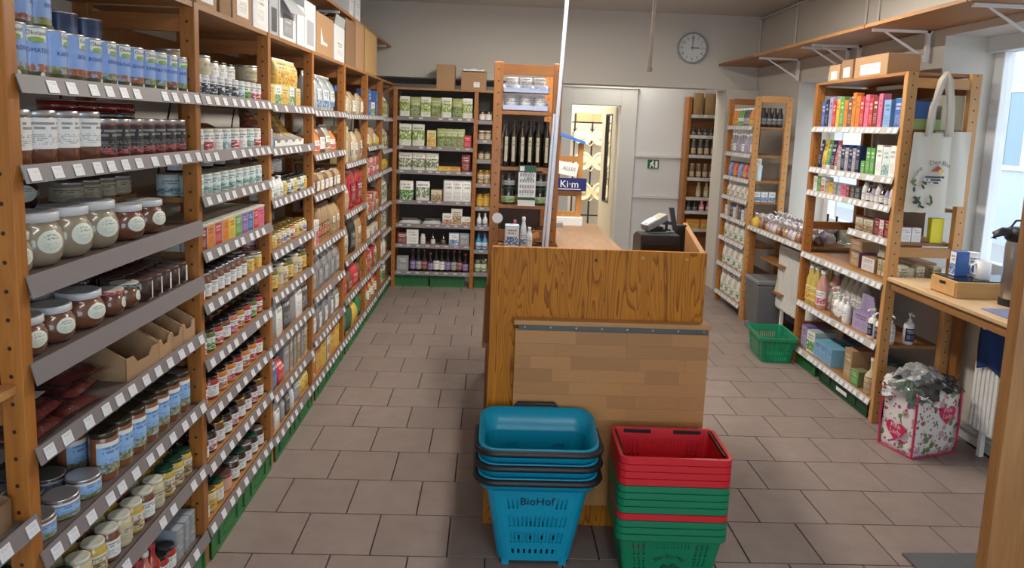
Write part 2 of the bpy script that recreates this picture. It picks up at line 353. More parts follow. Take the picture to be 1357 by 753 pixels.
for v in range(-15, 32):
    for k in range(-4, 15):
        u = k+(.5 if v % 2 == 0 else 0.); x = -.73+u*.3; y = 2.641+(v+.5)*.3
        if x < XL+.1 or x > 3.2 or (y < 8 and x > 2.72): continue
        if -2 < v < 17 and -1.15 < x: ob('tile', tile_me, 'tile', floor, (x, y, 0))
        else: rest.box(x-.1478, x+.1478, y-.1478, y+.1478, -.006, 0)
r_ = ob('tile_field', rest.mesh(), 'tile', floor); r_['kind'] = 'stuff'
struct('ceiling', bx(XL-.2, 3.6, -1.9, 12.2, CEIL, CEIL+.1), 'ceiling_white')
struct('wall_left', bx(XL-.2, XL, -1.9, 12.2, 0, CEIL), 'wall_white')
def wall_with_holes(axis, lo, hi, t0, t1, holes, z1=CEIL, z0=0):
    """a wall along one axis with rectangular openings (a0,a1,z0,z1), one mesh"""
    mb = MB(); cuts = sorted({lo, hi} | {h[0] for h in holes} | {h[1] for h in holes})
    for a, b in zip(cuts, cuts[1:]):
        hs = [h for h in holes if h[0] <= a+1e-6 and h[1] >= b-1e-6]
        seg = [(z0, z1)] if not hs else [(z0, hs[0][2]), (hs[0][3], z1)]
        for s0, s1 in seg:
            if s1-s0 < 1e-4: continue
            if axis == 'Y': mb.box(t0, t1, a, b, s0, s1)
            else: mb.box(a, b, t0, t1, s0, s1)
    return mb.mesh()
WA = (5.30, 6.62, .86, 2.16); WB = (3.00, 4.50, .86, 2.32)
struct('wall_right', wall_with_holes('Y', -1.9, 7.98, XR, 3.2, [WA, WB]), 'wall_white')
struct('wall_front', wall_with_holes('X', XL-.2, 3.4, -1.9, -1.7, [(-1.2, 2.4, .25, 2.45)]), 'wall_white')
struct('wall_header', bx(XL, XR, 7.70, 7.98, 2.135, CEIL), 'wall_white')
struct('wall_partition', bx(2.41, XR, 7.62, 7.98, 0, 2.135), 'wall_white')
struct('trim_1', bx(XL, .0, 7.96, 7.99, 2.08, 2.135), 'shade_band')  # dark strip painting in the shade of the recess below the header
struct('wall_alcove_right', bx(3.2, 3.4, 7.98, 9.1, 0, CEIL), 'wall_cool')
struct('wall_back', wall_with_holes('X', XL, 3.4, 9.10, 9.25, [(.954, 1.56, 0, 1.965)]), 'wall_cool')
struct('wall_storeroom', bx(XL, 3.4, 12.1, 12.2, 0, CEIL), 'wall_white')
struct('wall_storeroom_right', bx(2.3, 2.4, 9.25, 12.1, 0, CEIL), 'wall_white')
struct('wall_storeroom_left', bx(.1, .2, 9.25, 12.1, 0, CEIL), 'wall_white')
for i, z in enumerate((1.355, .842)): struct('trim_%d' % (i+2), bx(1.77, 3.2, 9.075, 9.1, z-.012, z+.02), 'door_white')
fr = MB(); fr.box(.80, .954, 9.05, 9.1, 0, 2.17); fr.box(1.56, 1.76, 9.05, 9.1, 0, 2.17); fr.box(.954, 1.56, 9.05, 9.1, 1.965, 2.17); fr.box(.78, 1.78, 9.04, 9.1, 2.17, 2.2)
struct('trim_4', fr.mesh(bevel=.004), 'door_white')
for i, (y0, y1, z0, z1) in enumerate((WA, WB)):
    w = bpy.data.objects.new('window_%d' % (i+1), None); COL.objects.link(w); w.location = (3.10, (y0+y1)/2, z0); w['kind'] = 'structure'
    hw = (y1-y0)/2; hh = z1-z0; t = .09; ym = .0
    f = MB(); f.box(-.03, .04, -hw, -hw+t, 0, hh); f.box(-.03, .04, hw-t, hw, 0, hh); f.box(-.03, .04, -hw+t, hw-t, 0, t); f.box(-.03, .04, -hw+t, hw-t, hh-t, hh); f.box(-.03, .04, ym-.045, ym+.045, t, hh-t)
    ob('window_frame', f.mesh(bevel=.004), 'plastic_white', w)
    for a, b in ((-hw+t, ym-.045), (ym+.045, hw-t)): ob('pane', bx(-.004, .004, a, b, t, hh-t), 'glass', w)
    ob('window_sill', bx(-.36, -.03, -hw, hw, -.02, .012), 'plastic_white', w)
    ob('roller_blind_box', bx(-.08, -.03, -hw, hw, hh-.09, hh), 'plastic_white', w)
w = bpy.data.objects.new('window_3', None); COL.objects.link(w); w.location = (.6, -1.8, .25); w['kind'] = 'structure'
f = MB()
for a in (-1.8, -.6, .53, 1.73): f.box(a, a+.07, -.03, .03, 0, 2.2)
f.box(-1.8, 1.8, -.03, .03, 0, .07); f.box(-1.8, 1.8, -.03, .03, 2.13, 2.2)
ob('window_frame', f.mesh(), 'plastic_white', w)
for a, b in ((-1.73, -.6), (-.53, .53), (.6, 1.73)): ob('pane', bx(a, b, -.004, .004, .07, 2.13), 'glass', w)
# paved yard and a pale house added to dim the bright window view
yard = struct('ground_yard', bx(3.6, 14, -6, 22, -.3, -.2), mat('yard', (.30, .29, .28), .9))
hs_ = thing('added_house', 'added pale house front across the yard outside the windows', 'building', (9.5, 9, -.2))
ob('wall', bx(0, .3, -13, 13, 0, 5.5), mat('plaster', (.42, .46, .50), .9), hs_)
for y in (-8.5, -6.2, -3.5, -1.0, 1.4, 3.8, 6.2):
    f_ = ob('house_window', MB().box(-.04, 0, -.6, .6, 0, .08).box(-.04, 0, -.6, .6, 1.42, 1.5).box(-.04, 0, -.6, -.52, .08, 1.42).box(-.04, 0, .52, .6, .08, 1.42).box(-.04, 0, -.04, .04, .08, 1.42).mesh(), 'plastic_white', hs_, (0, y, 1.4)); ob('pane', bx(-.02, -.01, -.52, .52, .08, 1.42), mat('pane_dark', (.16, .24, .28), .1), f_)
# open door leaf with a black framed glass strip, seen through the doorway
LEAF = 97; d = bpy.data.objects.new('door_1', None); COL.objects.link(d); d.location = (1.555, 9.26, 0); d.rotation_euler = (0, 0, math.radians(LEAF)); d['kind'] = 'structure'
ob('leaf', wall_with_holes('X', 0, .62, -.02, .02, [(.16, .44, .72, 1.86)], 1.955, .01), 'door_cream', d)
f = MB(); f.box(.15, .17, -.024, .024, .71, 1.87); f.box(.43, .45, -.024, .024, .71, 1.87); f.box(.17, .43, -.024, .024, .71, .73); f.box(.17, .43, -.024, .024, 1.85, 1.87)
ob('glazing_bead', f.mesh(), 'black', d); ob('pane', bx(.17, .43, -.003, .003, .73, 1.85), 'glass', d)
ob('door_handle', MB().tube([(.57, -.02, 1.0), (.57, -.07, 1.0), (.50, -.07, 1.0)], .009).mesh(), 'black', d)
# pipes and ducts on the right wall, upper corner
p = MB()
for y in (6.78, 5.5, 5.32, 4.35): p.tube([(XR-.012, y, 2.40), (XR-.012, y, CEIL)], .010)
p.tube([(XR-.012, 7.69, 2.14), (XR-.012, 7.69, CEIL)], .010); p.tube([(XR-.02, 7.69, CEIL-.02), (XR-.02, 1.0, CEIL-.02)], .012)
p.tube([(XR-.012, 7.68, 2.14), (2.2, 7.69, 2.12)], .008)
ob_ = ob('wall_pipes', p.mesh(), 'ceiling_white'); ob_['kind'] = 'structure'; ob_.name = 'trim_5'
b_ = struct('baseboard_right', MB().tube([(XR-.02, -1.6, .08), (XR-.02, 5.3, .08)], .018).box(XR-.012, XR, -1.6, 7.6, 0, .07).mesh(), 'door_white')
# ceiling tube lamps, the alcove one added for brightness (above the frame of the photograph)
for x, y, pw in LAMPS:
    t = thing('ceiling_lamp', 'white ceiling tube lamp with two bare tubes', 'lamp', (x, y, CEIL), 0, 'tube lamps on the ceiling')
    ob('housing', bx(-.09, .09, -.65, .65, -.045, 0, .006), 'plastic_white', t)
    for s in (-.045, .045): ob('tube', MB().tube([(s, -.6, -.06), (s, .6, -.06)], .013).mesh(), mat('tube_glow', (1, .95, .86), emit=6), t)
    area('tube_light', (x, y, CEIL-.085), (0, 0, 0), .16, 1.2, pw, (1, .93, .82))
t = thing('ceiling_lamp', 'storeroom ceiling lamp beyond the doorway', 'lamp', (1.2, 10.6, CEIL))
ob('housing', bx(-.2, .2, -.4, .4, -.05, 0), 'plastic_white', t)
area('storeroom_light', (1.2, 10.6, CEIL-.07), (0, 0, 0), .4, .8, 90, (1, .92, .76))

# ------------------------------------------------------------------ product kinds
def prof_at(prof, z):
    for (r0, z0), (r1, z1) in zip(prof, prof[1:]):
        if z0 <= z <= z1 and z1 > z0: return r0+(r1-r0)*(z-z0)/(z1-z0)
    return prof[-1][0]
def sticker(prof, ang, z0, z1, round_=False, off=.0012, na=9, nz=5, a0=0.):
    """label patch lying on a lathe surface, facing -Y"""
    vs = []; fs = []; uv = []
    if round_: na, nz = 9, 9
    else: na = max(na, int(2*ang/.175)+2)
    for j in range(nz):
        for i in range(na):
            p, q = i/(na-1)*2-1, j/(nz-1)*2-1
            if round_:
                m_ = max(abs(p), abs(q)); l_ = math.hypot(p, q) or 1; p, q = p*m_/l_, q*m_/l_
            z = (z0+z1)/2+q*(z1-z0)/2; a = -PI/2+a0+p*ang; r = prof_at(prof, z)+off
            vs.append((r*math.cos(a), r*math.sin(a), z))
    for j in range(nz-1):
        for i in range(na-1):
            fs.append((j*na+i, j*na+i+1, (j+1)*na+i+1, (j+1)*na+i))
            uv.append([(i/(na-1), j/(nz-1)), ((i+1)/(na-1), j/(nz-1)), ((i+1)/(na-1), (j+1)/(nz-1)), (i/(na-1), (j+1)/(nz-1))])
    return MB().add(vs, fs, uv, True).mesh(fix=False)
class Kind:  # root mesh first, then its parts
    def __init__(s, name, cat, parts, w, h, d=None): s.name = name; s.cat = cat; s.parts = parts; s.w = w; s.h = h; s.d = d or w
def kplace(k, loc, rz, label, group=None, jit=0., scale=None):
    rz += random.uniform(-jit, jit); root = None
    for i, (nm, me, m) in enumerate(k.parts):
        if i == 0: root = ob(nm, me, m, None, loc, rz, None, scale); tag(root, label, k.cat, group)
        else: ob(nm, me, m, root)
    return root
JP = {'std': lambda r, h: [(r*.86, 0), (r*.98, h*.03), (r, h*.08), (r, h*.74), (r*.93, h*.82), (r*.84, h*.87), (r*.84, h*.93)],
      'straight': lambda r, h: [(r*.95, 0), (r, h*.03), (r, h*.86), (r*.95, h*.9)],
      'bulge': lambda r, h: [(r*.62, 0), (r*.80, h*.05), (r*.94, h*.18), (r, h*.38), (r*.97, h*.56), (r*.84, h*.72), (r*.74, h*.80), (r*.76, h*.86)],
      'tall': lambda r, h: [(r*.9, 0), (r, h*.03), (r, h*.70), (r*.9, h*.78), (r*.72, h*.84), (r*.72, h*.92)]}
def jar(r, h, content, lid, lab, shape='std', lz=(.16, .70), ang=1.9, rnd=False, name='jar', cat='jar', lidr=None, lidh=None, a0=0.):
    prof = JP[shape](r, h); lr = lidr or prof[-1][0]*1.06; lh = lidh or min(.016, h*.16); z0 = prof[-1][1]-lh*.25; key = (round(r, 4), round(h, 4), shape)
    body = cached(('jar',)+key, lambda: MB().lathe(prof, 18).mesh())
    top = h
    lm = cached(('lid', round(lr, 4), round(z0, 4), round(top, 4)), lambda: MB().lathe([(lr*.97, z0), (lr, z0+.001), (lr, top-.002), (lr*.96, top), (lr*.86, top-.0012), (0.0001, top-.0012)], 20).mesh())
    parts = [(name, body, content), ('lid', lm, lid)]
    if lab: parts.append(('label', cached(('lab', lz, ang, rnd, a0)+key, lambda: sticker(prof, ang, h*lz[0], h*lz[1], rnd, a0=a0)), lab))
    return Kind(name, cat, parts, 2*r, h)
def can(r, h, body, text=None, logo=True, name='food_can', cat='can'):
    prof = [(r*.97, 0), (r, .003), (r, h-.003), (r*.97, h)]
    parts = [(name, cached(('can', r, h), lambda: MB().lathe([(r*.985, .003), (r*.985, h-.003)], 24, cap=False).mesh()), body)]
    parts.append(('bottom_rim', cached(('brim', r), lambda: MB().lathe([(r*.9, .001), (r, 0), (r, .004), (r*.98, .005)], 24, False).mesh()), 'tin'))
    parts.append(('lid', cached(('rim', r, h), lambda: MB().lathe([(r*.98, h-.005), (r, h-.004), (r, h), (r*.93, h), (r*.93, h-.004), (.0001, h-.004)], 24, False).mesh()), 'tin'))
    if logo:
        parts.append(('logo_panel', cached(('lp', r, h), lambda: sticker([(r*.985, 0), (r*.985, h)], .62, h*.72, h*.95)), mat('logo_white', (.75, .77, .70), .35)))
        parts.append(('logo_field', cached(('lf', r, h), lambda: sticker([(r*.985, 0), (r*.985, h)], .5, h*.70, h*.80, True, off=.0016)), mat('logo_green', (.25, .40, .10), .4)))
        cy = lambda x, y, z: ((r*.985+.002)*math.cos(-PI/2+x/r), (r*.985+.002)*math.sin(-PI/2+x/r), z+y)
        parts.append(('logo', cached(('lg', r, h), lambda: text_on('Ökoland', r*.34, lambda x, y: cy(x, y, h*.835))), 'black'))
        parts.append(('base_band', cached(('bb', r, h), lambda: sticker([(r*.985, 0), (r*.985, h)], 2.4, h*.05, h*.17, na=13)), mat('can_olive', (.07, .075, .02), .4)))
        parts.append(('seal', cached(('se', r, h), lambda: sticker([(r*.985, 0), (r*.985, h)], .15, h*.055, h*.165, True, off=.002, a0=.25)), 'paper_white'))
        if text: parts.append(('soup_name', cached(('st', r, h, text), lambda: text_on(text, r*.36, lambda x, y: cy(x, y, h*.52))), mat('ink_blue', (.03, .06, .25), .4)))
    return Kind(name, cat, parts, 2*r, h)
def bottle(r, h, glass, cap, lab, neck=.38, nh=.62, name='bottle', cat='bottle', lz=(.12, .48), ang=1.6, caph=.1):
    prof = [(r*.92, 0), (r, h*.02), (r, h*nh*.86), (r*.9, h*(nh*.95)), (r*neck*1.2, h*(nh+.10)), (r*neck, h*(nh+.16)), (r*neck, h*(1-caph*.6))]
    key = (round(r, 4), round(h, 4), neck, nh, caph)
    cr = r*neck*1.18
    parts = [(name, cached(('bot',)+key, lambda: MB().lathe(prof, 16).mesh()), glass),
             ('cap', cached(('cap',)+key, lambda: MB().lathe([(cr, h*(1-caph)), (cr, h-.002), (cr*.9, h)], 14).mesh()), cap)]
    if lab: parts.append(('label', cached(('blab', lz, ang)+key, lambda: sticker(prof, ang, h*lz[0], h*lz[1])), lab))
    return Kind(name, cat, parts, 2*r, h)
def pump(r, h, body, lab, pumpm='plastic_white', name='pump_bottle'):
    hb = h*.72; prof = [(r*.9, 0), (r, h*.03), (r, hb*.82), (r*.8, hb*.93), (r*.36, hb), (r*.36, hb+.005)]
    pm = MB().lathe([(r*.42, hb), (r*.42, hb+h*.07), (r*.15, hb+h*.08), (r*.15, h*.92)], 12); pm.tube([(0, .2*r, h*.94), (0, -r*1.1, h*.95), (0, -r*1.25, h*.90)], r*.2, 8); pm.lathe([(r*.34, h*.91), (r*.34, h)], 12)
    return Kind(name, 'bottle', [(name, cached(('pb', r, h), lambda: MB().lathe(prof, 16).mesh()), body), ('pump', cached(('pp', r, h), lambda: pm.mesh()), pumpm), ('label', cached(('pl', r, h), lambda: sticker(prof, 1.1, hb*.15, hb*.72)), lab)], 2*r, h)
def pouch(w, d, h, m, seal=None, name='pouch', cat='bag', var=0, win=None):
    def mk():
        rnd = random.Random(int(w*1e4)+var*17); mb = MB(); n = 20; lv = [(0, .93, .9), (.05, 1, 1), (.4, 1, 1.03), (.68, 1, .93), (.84, .99, .62), (.94, .98, .14), (1, .98, .05)]; vs = []; fs = []; uv = []
        for j, (t, sw, sd) in enumerate(lv):
            for i in range(n):
                a = -PI/2+2*PI*i/n; c, s = math.cos(a), math.sin(a)
                x = math.copysign(abs(c)**.45, c)*w/2*sw; y = math.copysign(abs(s)**.6, s)*d/2*sd
                k = .0 if j in (0, len(lv)-1) else .06
                vs.append((x*(1+rnd.uniform(-k, k)*.5), y*(1+rnd.uniform(-k, k)*2.2), t*h+(rnd.uniform(-1, 1)*.012*h if j > 2 else 0)))
        for j in range(len(lv)-1):
            for i in range(n):
                i2 = (i+1) % n; q = (j*n+i, j*n+i2, (j+1)*n+i2, (j+1)*n+i); fs.append(q); uv.append([(vs[e][0]/w+.5, vs[e][2]/h) for e in q])
        mb.add(vs, fs, uv, True); mb.add(vs[:n], [tuple(reversed(range(n)))])
        return mb.mesh()
    me = cached(('pouch', w, d, h, var), mk)
    parts = [(name, me, m)]
    if seal: parts.append(('top_seal', cached(('seal', w, h), lambda: bx(-w*.49, w*.49, -.003, .003, h*.93, h*1.02)), seal))
    if win: parts.append(('label', cached(('pw', w, d, h), lambda: pouch_label(w, d, h)), win))
    return Kind(name, cat, parts, w, h, d)
def pouch_label(w, d, h):
    mb = MB(); vs = []; fs = []; uv = []
    for j, (t, k) in enumerate(((.16, 1.04), (.38, 1.10), (.62, 1.02))):
        for i in range(5):
            p = i/4*2-1; vs.append((p*w*.36, -(d/2*k*(1-.12*p*p)+.002), t*h))
    for j in range(2):
        for i in range(4):
            fs.append((j*5+i, j*5+i+1, j*5+6+i, j*5+5+i)); uv.append([(i/4, j/2), ((i+1)/4, j/2), ((i+1)/4, (j+1)/2), (i/4, (j+1)/2)])
    return mb.add(vs, fs, uv, True).mesh(fix=False)
def carton(w, d, h, side, front, name='carton', cat='box', bev=.0012):
    return Kind(name, cat, [(name, cbox(w, d, h, bev), side), ('front_print', cached(('fp', w, d, h), lambda: MB().add([(-w*.47, -d/2-.0006, h*.03), (w*.47, -d/2-.0006, h*.03), (w*.47, -d/2-.0006, h*.97), (-w*.47, -d/2-.0006, h*.97)], [(0, 1, 2, 3)], [[(0, 0), (1, 0), (1, 1), (0, 1)]]).mesh(fix=False)), front)], w, h, d)
def tube(w, h, body, cap, lab=None, name='squeeze_tube'):
    def mk():
        mb = MB(); n = 16; vs = []; fs = []; uv = []; lv = [(.16, .42, .42), (.2, .5, .5), (.55, .5, .36), (.93, .52, .05), (1, .52, .03)]
        for t, a_, b_ in lv:
            for i in range(n):
                a = -PI/2+2*PI*i/n; vs.append((math.cos(a)*w*a_, math.sin(a)*w*b_, t*h))
        for j in range(len(lv)-1):
            for i in range(n):
                q = (j*n+i, j*n+(i+1) % n, (j+1)*n+(i+1) % n, (j+1)*n+i); fs.append(q); uv.append([(vs[e][0]/w+.5, vs[e][2]/h) for e in q])
        return mb.add(vs, fs, uv, True).mesh()
    return Kind(name, 'tube', [(name, cached(('tb', w, h), mk), body), ('cap', cached(('tc', w, h), lambda: MB().lathe([(w*.40, 0), (w*.43, .002), (w*.43, h*.17)], 14).mesh()), cap)], w, h)
def open_tray(w, d, h, m='cardboard', name='display_tray', cut=.45):
    """shelf-ready cardboard tray: floor, back, sides that slope down to a notched low front"""
    t = .003; mb = MB().box(-w/2, w/2, -d/2, d/2, 0, t).box(-w/2, w/2, d/2-t, d/2, t, h)
    for x in (-w/2, w/2-t): mb.prism([(-d/2, t), (d/2, t), (d/2, h), (d*.1, h), (-d/2, h*cut)], x, x+t, 'YZ')
    n = 9; top = [(w/2-w*i/n, h*cut-(h*cut*.35 if 2 < i < n-2 else 0)) for i in range(n+1)]
    mb.prism([(-w/2, t), (w/2, t)]+top, -d/2, -d/2+t, 'XZ')
    return Kind(name, 'box', [(name, mb.mesh(), m)], w, h, d)
ORD = ['top', 'second', 'third', 'fourth', 'fifth', 'sixth', 'seventh', 'eighth', 'ninth']
class Shelf:
    """a shelf front line: s runs along it, d goes back from the edge"""
    def __init__(s, side, z, where, d0=0.): s.side = side; s.z = z; s.where = where; s.d0 = d0
    def world(s, a, d, dz=0):
        d += s.d0
        if s.side == 'L': return (-1.035-d, a, s.z+dz), PI/2
        if s.side == 'R': return (2.315+d, a, s.z+dz), -PI/2
        if s.side == 'B': return (a, 7.315+d, s.z+dz), 0.
        if s.side == 'C': return (a, 4.135+d, s.z+dz), 0.
        if s.side == 'D': return (a, 8.86+d, s.z+dz), 0.
    def row(s, kinds, desc, s0, s1, n, d=None, dz=0., jit=.12, rows=1, drow=None, skip=0.):
        """n things evenly from s0 to s1; a list of kinds is cycled, a list of descriptions goes with it"""
        if not isinstance(kinds, list): kinds = [kinds]
        for q in range(rows):
            for i in range(n):
                k = kinds[i % len(kinds)]; ds = desc[i % len(kinds)] if isinstance(desc, list) else desc
                dd = (k.d/2+.006 if d is None else d) + q*(drow or k.d*1.04)
                a = s0+(s1-s0)*((i+.5)/n); loc, rz = s.world(a+random.uniform(-.002, .002), dd, dz)
                lab = '%s, %s' % (ds, s.where)
                kplace(k, loc, rz, lab, lab, jit)

# ------------------------------------------------------------------ shelving
tag_me = bx(-.0006, .0006, -.019, .019, -.0145, .0145)
pmat('tag_print', (.68, .69, .73), (.10, .10, .12), text=.38)
def price_front(sh, y0, y1, z, xf, dirx, tags=.085, base=None, rail='price_rail', tagm='tag_print', height=.036):
    """sloping price rail along Y on a shelf front, with its paper tags; all children of the shelf board"""
    L = y1-y0; hx = .012*dirx
    me = cached(('rail', round(L, 3), dirx, height), lambda: MB().prism([(0, .004), (hx*.3, .004), (hx*1.3, -height), (hx*1.1, -height)], -L/2, L/2, 'XZ').mesh())
    ob('price_rail', me, rail, sh, (xf-base[0], (y0+y1)/2-base[1], z-base[2]))
    if not tags: return
    n = max(2, int(L/tags))
    for i in range(n):
        if random.random() < .08: continue
        y = y0+L*(i+.5)/n+random.uniform(-.012, .012)
        ob('price_tag', tag_me, tagm, sh, (xf+hx*.98-base[0], y-base[1], z-height*.5-base[2]), 0, (0, -math.atan2(hx, height)*1.0, 0))
def ladder(par, y, xa, xb, z1, pw=.05, pt=.04, pm='post_wood', rm='rail_wood', rungs=(.25, 1.0, 1.55, 1.98)):
    """side frame: front and rear post joined by rungs"""
    po = par.location
    for x in (xa, xb): ob('post', cached(('post', pw, pt, z1), lambda: bx(-pw/2, pw/2, -pt/2, pt/2, 0, z1, .002)), pm, par, (x-po.x, y-po.y, 0))
    L = abs(xb-xa)-pw
    for z in rungs: ob('rung', cached(('rung', round(L, 3)), lambda: bx(-L/2, L/2, -.013, .013, -.028, .028)), rm, par, ((xa+xb)/2-po.x, y-po.y, z))
XF = -1.02
FY = [.68, 1.59, 2.56, 3.365, 4.16, 5.04, 5.92, 6.70, 7.50]
BZ = {0: [1.075, .755],
      1: [1.745, 1.55, 1.305, 1.105, .905, .65, .405, .137], 2: [1.744, 1.544, 1.388, 1.189, .998, .787, .591, .384, .144],
      3: [1.735, 1.533, 1.29, 1.043, .831, .595, .339, .125], 4: [1.723, 1.47, 1.233, .922, .633, .369, .118],
      5: [1.715, 1.372, 1.017, .682, .398, .111], 6: [1.716, 1.461, 1.212, .898, .687, .391, .11], 7: [1.705, 1.407, 1.218, .885, .62, .37, .11]}
BN = {0: 'entrance bay', 1: 'soup can bay', 2: 'jam jar bay', 3: 'tea bay', 4: 'clear bag bay', 5: 'red bag bay', 6: 'red box bay', 7: 'corner bay'}
run = thing('wooden_shelving', 'long brown wooden shelving run with price rails along the left wall', 'shelving', (-1.22, 4.1, 0))
RL = run.location
for y in FY: ladder(run, y, XF-.026, -1.40, 2.05)
for b in range(8):
    y0, y1 = FY[b]+.021, FY[b+1]-.021; L = y1-y0; yc = (y0+y1)/2
    ob('top_board', bx(-.20, .20, -L/2, L/2, -.018, 0), 'board_y', run, (-1.225-RL.x, yc-RL.y, 2.05))
    ob('back_rail', bx(-.012, .012, -L/2, L/2, -.035, .035), 'rail_wood', run, (-1.41-RL.x, yc-RL.y, 1.95))
    ob('cross_brace', MB().tube([(-1.43, y0, .2), (-1.43, y1, 1.85)], .004, 5).tube([(-1.435, y1, .2), (-1.435, y0, 1.85)], .004, 5).mesh(), 'black', run, (-RL.x, -RL.y, 0))
    for k, z in enumerate(BZ[b]):
        base = Vector((-1.22, yc, z-.006))
        sh = ob('shelf', cached(('sh', round(L, 3)), lambda: bx(-.185, .185, -L/2, L/2, -.018, 0)), 'rail_light' if b == 0 and k == 0 else 'laminate' if b < 2 else 'board_y', run, base-RL)
        plain = b == 1 and k in (2, 3)
        if not (b == 0 and k == 0): price_front(sh, FY[b]+.004, FY[b+1]-.004, z, XF, 1, 0 if plain else .08, base, height=.046 if plain else .036)
def LS(b, k): return Shelf('L', BZ[b][k]-.006, '%s shelf, %s' % (ORD[k], BN[b]))

# ---- soup can bay
s = LS(1, 0); Y0, Y1 = 1.625, 2.53
SOUPS = ['MINESTRONE', 'TOMATEN', 'KARTOFFEL', 'BOHNEN', 'ERBSEN', 'GULASCH', 'LINSEN']
cans = [can(.0385, .124, 'can_blue' if i % 2 else 'can_green', t) for i, t in enumerate(SOUPS)]
for i in range(12):
    k = cans[[0, 1, 2, 3, 3, 4, 5, 5, 6, 0, 1, 4][i]]; y = 1.662+i*.0775; loc, rz = s.world(y, .043)
    kplace(k, loc, rz+(-.5, -.35, .55, .5, .1, .2, .0, .1, .0, -.1, .1, 0)[i]-.2, 'blue soup can reading %s, front row, top shelf, soup can bay' % SOUPS[[0, 1, 2, 3, 3, 4, 5, 5, 6, 0, 1, 4][i]], 'front row of soup cans')
for i in range(11):
    loc, rz = s.world(1.67+i*.078, .128); kplace(cans[i % 7], loc, rz, 'blue soup can behind the front row, top shelf, soup can bay', 'rear rows of soup cans')
for i in range(4):
    loc, rz = s.world(1.67+i*.08, .13, .1245); kplace(cans[(i+1) % 7], loc, rz+(-.4, -.2, .8, .2)[i], 'blue soup can stacked on others, top shelf, soup can bay', 'stacked soup cans')
kbig = can(.05, .12, 'can_navy', logo=False); kb2 = can(.05, .105, mat('can_mid', (.16, .27, .52), .35, coat=.3), logo=False)
s.row([kb2, kbig, kbig], ['large mid blue can lying behind stacked cans', 'large navy can at the back', 'large navy can at the back'], 2.00, 2.40, 3, d=.24, dz=.095)
s = LS(1, 1)
s.row(jar(.045, .13, 'j_brown', 'lid_silver', 'p_white', 'straight', (.30, .86), 2.6), 'tall sauce jar with white label and silver lid', 1.615, 2.0, 4)
s.row([jar(.038, .112, 'j_red', 'lid_silver', 'p_blackpic', 'straight', (.10, .84), 2.7)], 'sauce jar with black label and tomato print', 2.0, 2.53, 7)
s.row(jar(.048, .125, 'j_brown', 'lid_silver', None, 'straight'), 'tall brown sauce jar in the rear row', 1.63, 2.5, 8, d=.2)
s.row(jar(.05, .035, 'j_red', 'lid_silver', None, 'straight'), 'shallow jar stacked on the black label sauce jars', 2.05, 2.50, 4, d=.2, dz=.126)
s = LS(1, 2)
pot = lambda r, h, c, a0=-.3: jar(r, h, c, 'lid_white', pmat('sticker', (.66, .70, .62), (.06, .10, .08), text=.55), 'bulge', (.26, .68), .50, True, 'glass_pot', lidr=r*.86, lidh=.018, a0=a0)
s.row(pot(.052, .10, 'j_beige'), 'small bulging glass pot with white lid beside the post', 1.63, 1.66, 1, d=.055)
s.row(pot(.068, .132, 'j_beige'), 'bulging glass pot of pale beige spread with white lid', 1.70, 2.10, 3, d=.075)
s.row(pot(.062, .105, 'j_brown'), 'bulging glass pot of brown spread with white lid', 2.115, 2.38, 2, d=.065)
s.row(pot(.066, .105, 'j_dark'), 'dark bulging glass pot standing behind pale pots', 1.66, 2.16, 3, d=.22)
s.row(pot(.068, .105, 'j_dark', -.5), 'dark bulging glass pot stacked on top of others', 1.68, 2.04, 2, d=.24, dz=.106)
tinj = jar(.045, .065, 'j_beige', 'lid_silver', 'p_cream', 'straight', (.12, .75), 2.4)
ob('half_shelf', bx(-.09, .09, -.21, .21, -.016, 0), 'board_y', run, (-1.31-RL.x, 2.31-RL.y, 1.40))
Shelf('L', 1.402, s.where).row(tinj, 'flat pale spread jar on the small rear board', 2.12, 2.50, 4, d=.22, rows=1)
s = LS(1, 3)
s.row(pot(.056, .095, 'j_brown'), 'squat glass pot of brown spread with white lid', 1.63, 1.86, 2, d=.062)
s.row(pot(.064, .10, 'j_brown'), 'larger squat glass pot of reddish brown spread', 1.875, 2.0, 1, d=.066)
s.row(pot(.056, .09, 'j_brown'), 'squat glass pot standing in the rear row', 1.66, 2.0, 3, d=.19)
for i, (c, nm) in enumerate((('c_red', 'red'), ('c_dgreen', 'green'))):
    chk = pmat('check_'+nm, (.7, .7, .66), MATS['c_'+nm].node_tree.nodes['Principled BSDF'].inputs[0].default_value[:3], pic=(0, 1), picc=(.45, .02, .03) if i == 0 else (.02, .09, .05), text=0)
    s.row(jar(.042, .075, 'j_brown', chk, MATS['sticker'], 'bulge', (.28, .68), .5, True, lidr=.04, a0=.3), 'jam jar with %s checked cloth lid' % nm, 2.015+i*.09, 2.10+i*.09, 1, d=.05)
s.row(jar(.036, .072, 'j_dark', 'lid_brown', 'p_white', 'straight', (.1, .85), .5, a0=.5), 'dark relish jar with narrow upright white label', 2.20, 2.52, 5, d=.045, rows=3, drow=.085)
s.row(jar(.036, .072, 'j_dark', 'lid_black', 'p_dred', 'straight', (.1, .85), .8), 'dark relish jar stacked on the jars below', 2.24, 2.52, 4, d=.19, dz=.073)
s = LS(1, 4)
tr = open_tray(.17, .26, .15)
s.row(tr, 'wide brown display carton', 2.06, 2.24, 1, d=.125)
tr2 = open_tray(.088, .24, .145)
s.row(tr2, 'narrow brown display carton holding snack packets', 2.245, 2.53, 3, d=.118)
s.row([pouch(.06, .02, .17, 'p_dred'), pouch(.06, .02, .17, 'p_brown')], ['dark red snack packet in a display carton', 'brown snack packet in a display carton'], 2.26, 2.52, 6, d=.11, dz=.02, jit=.3)
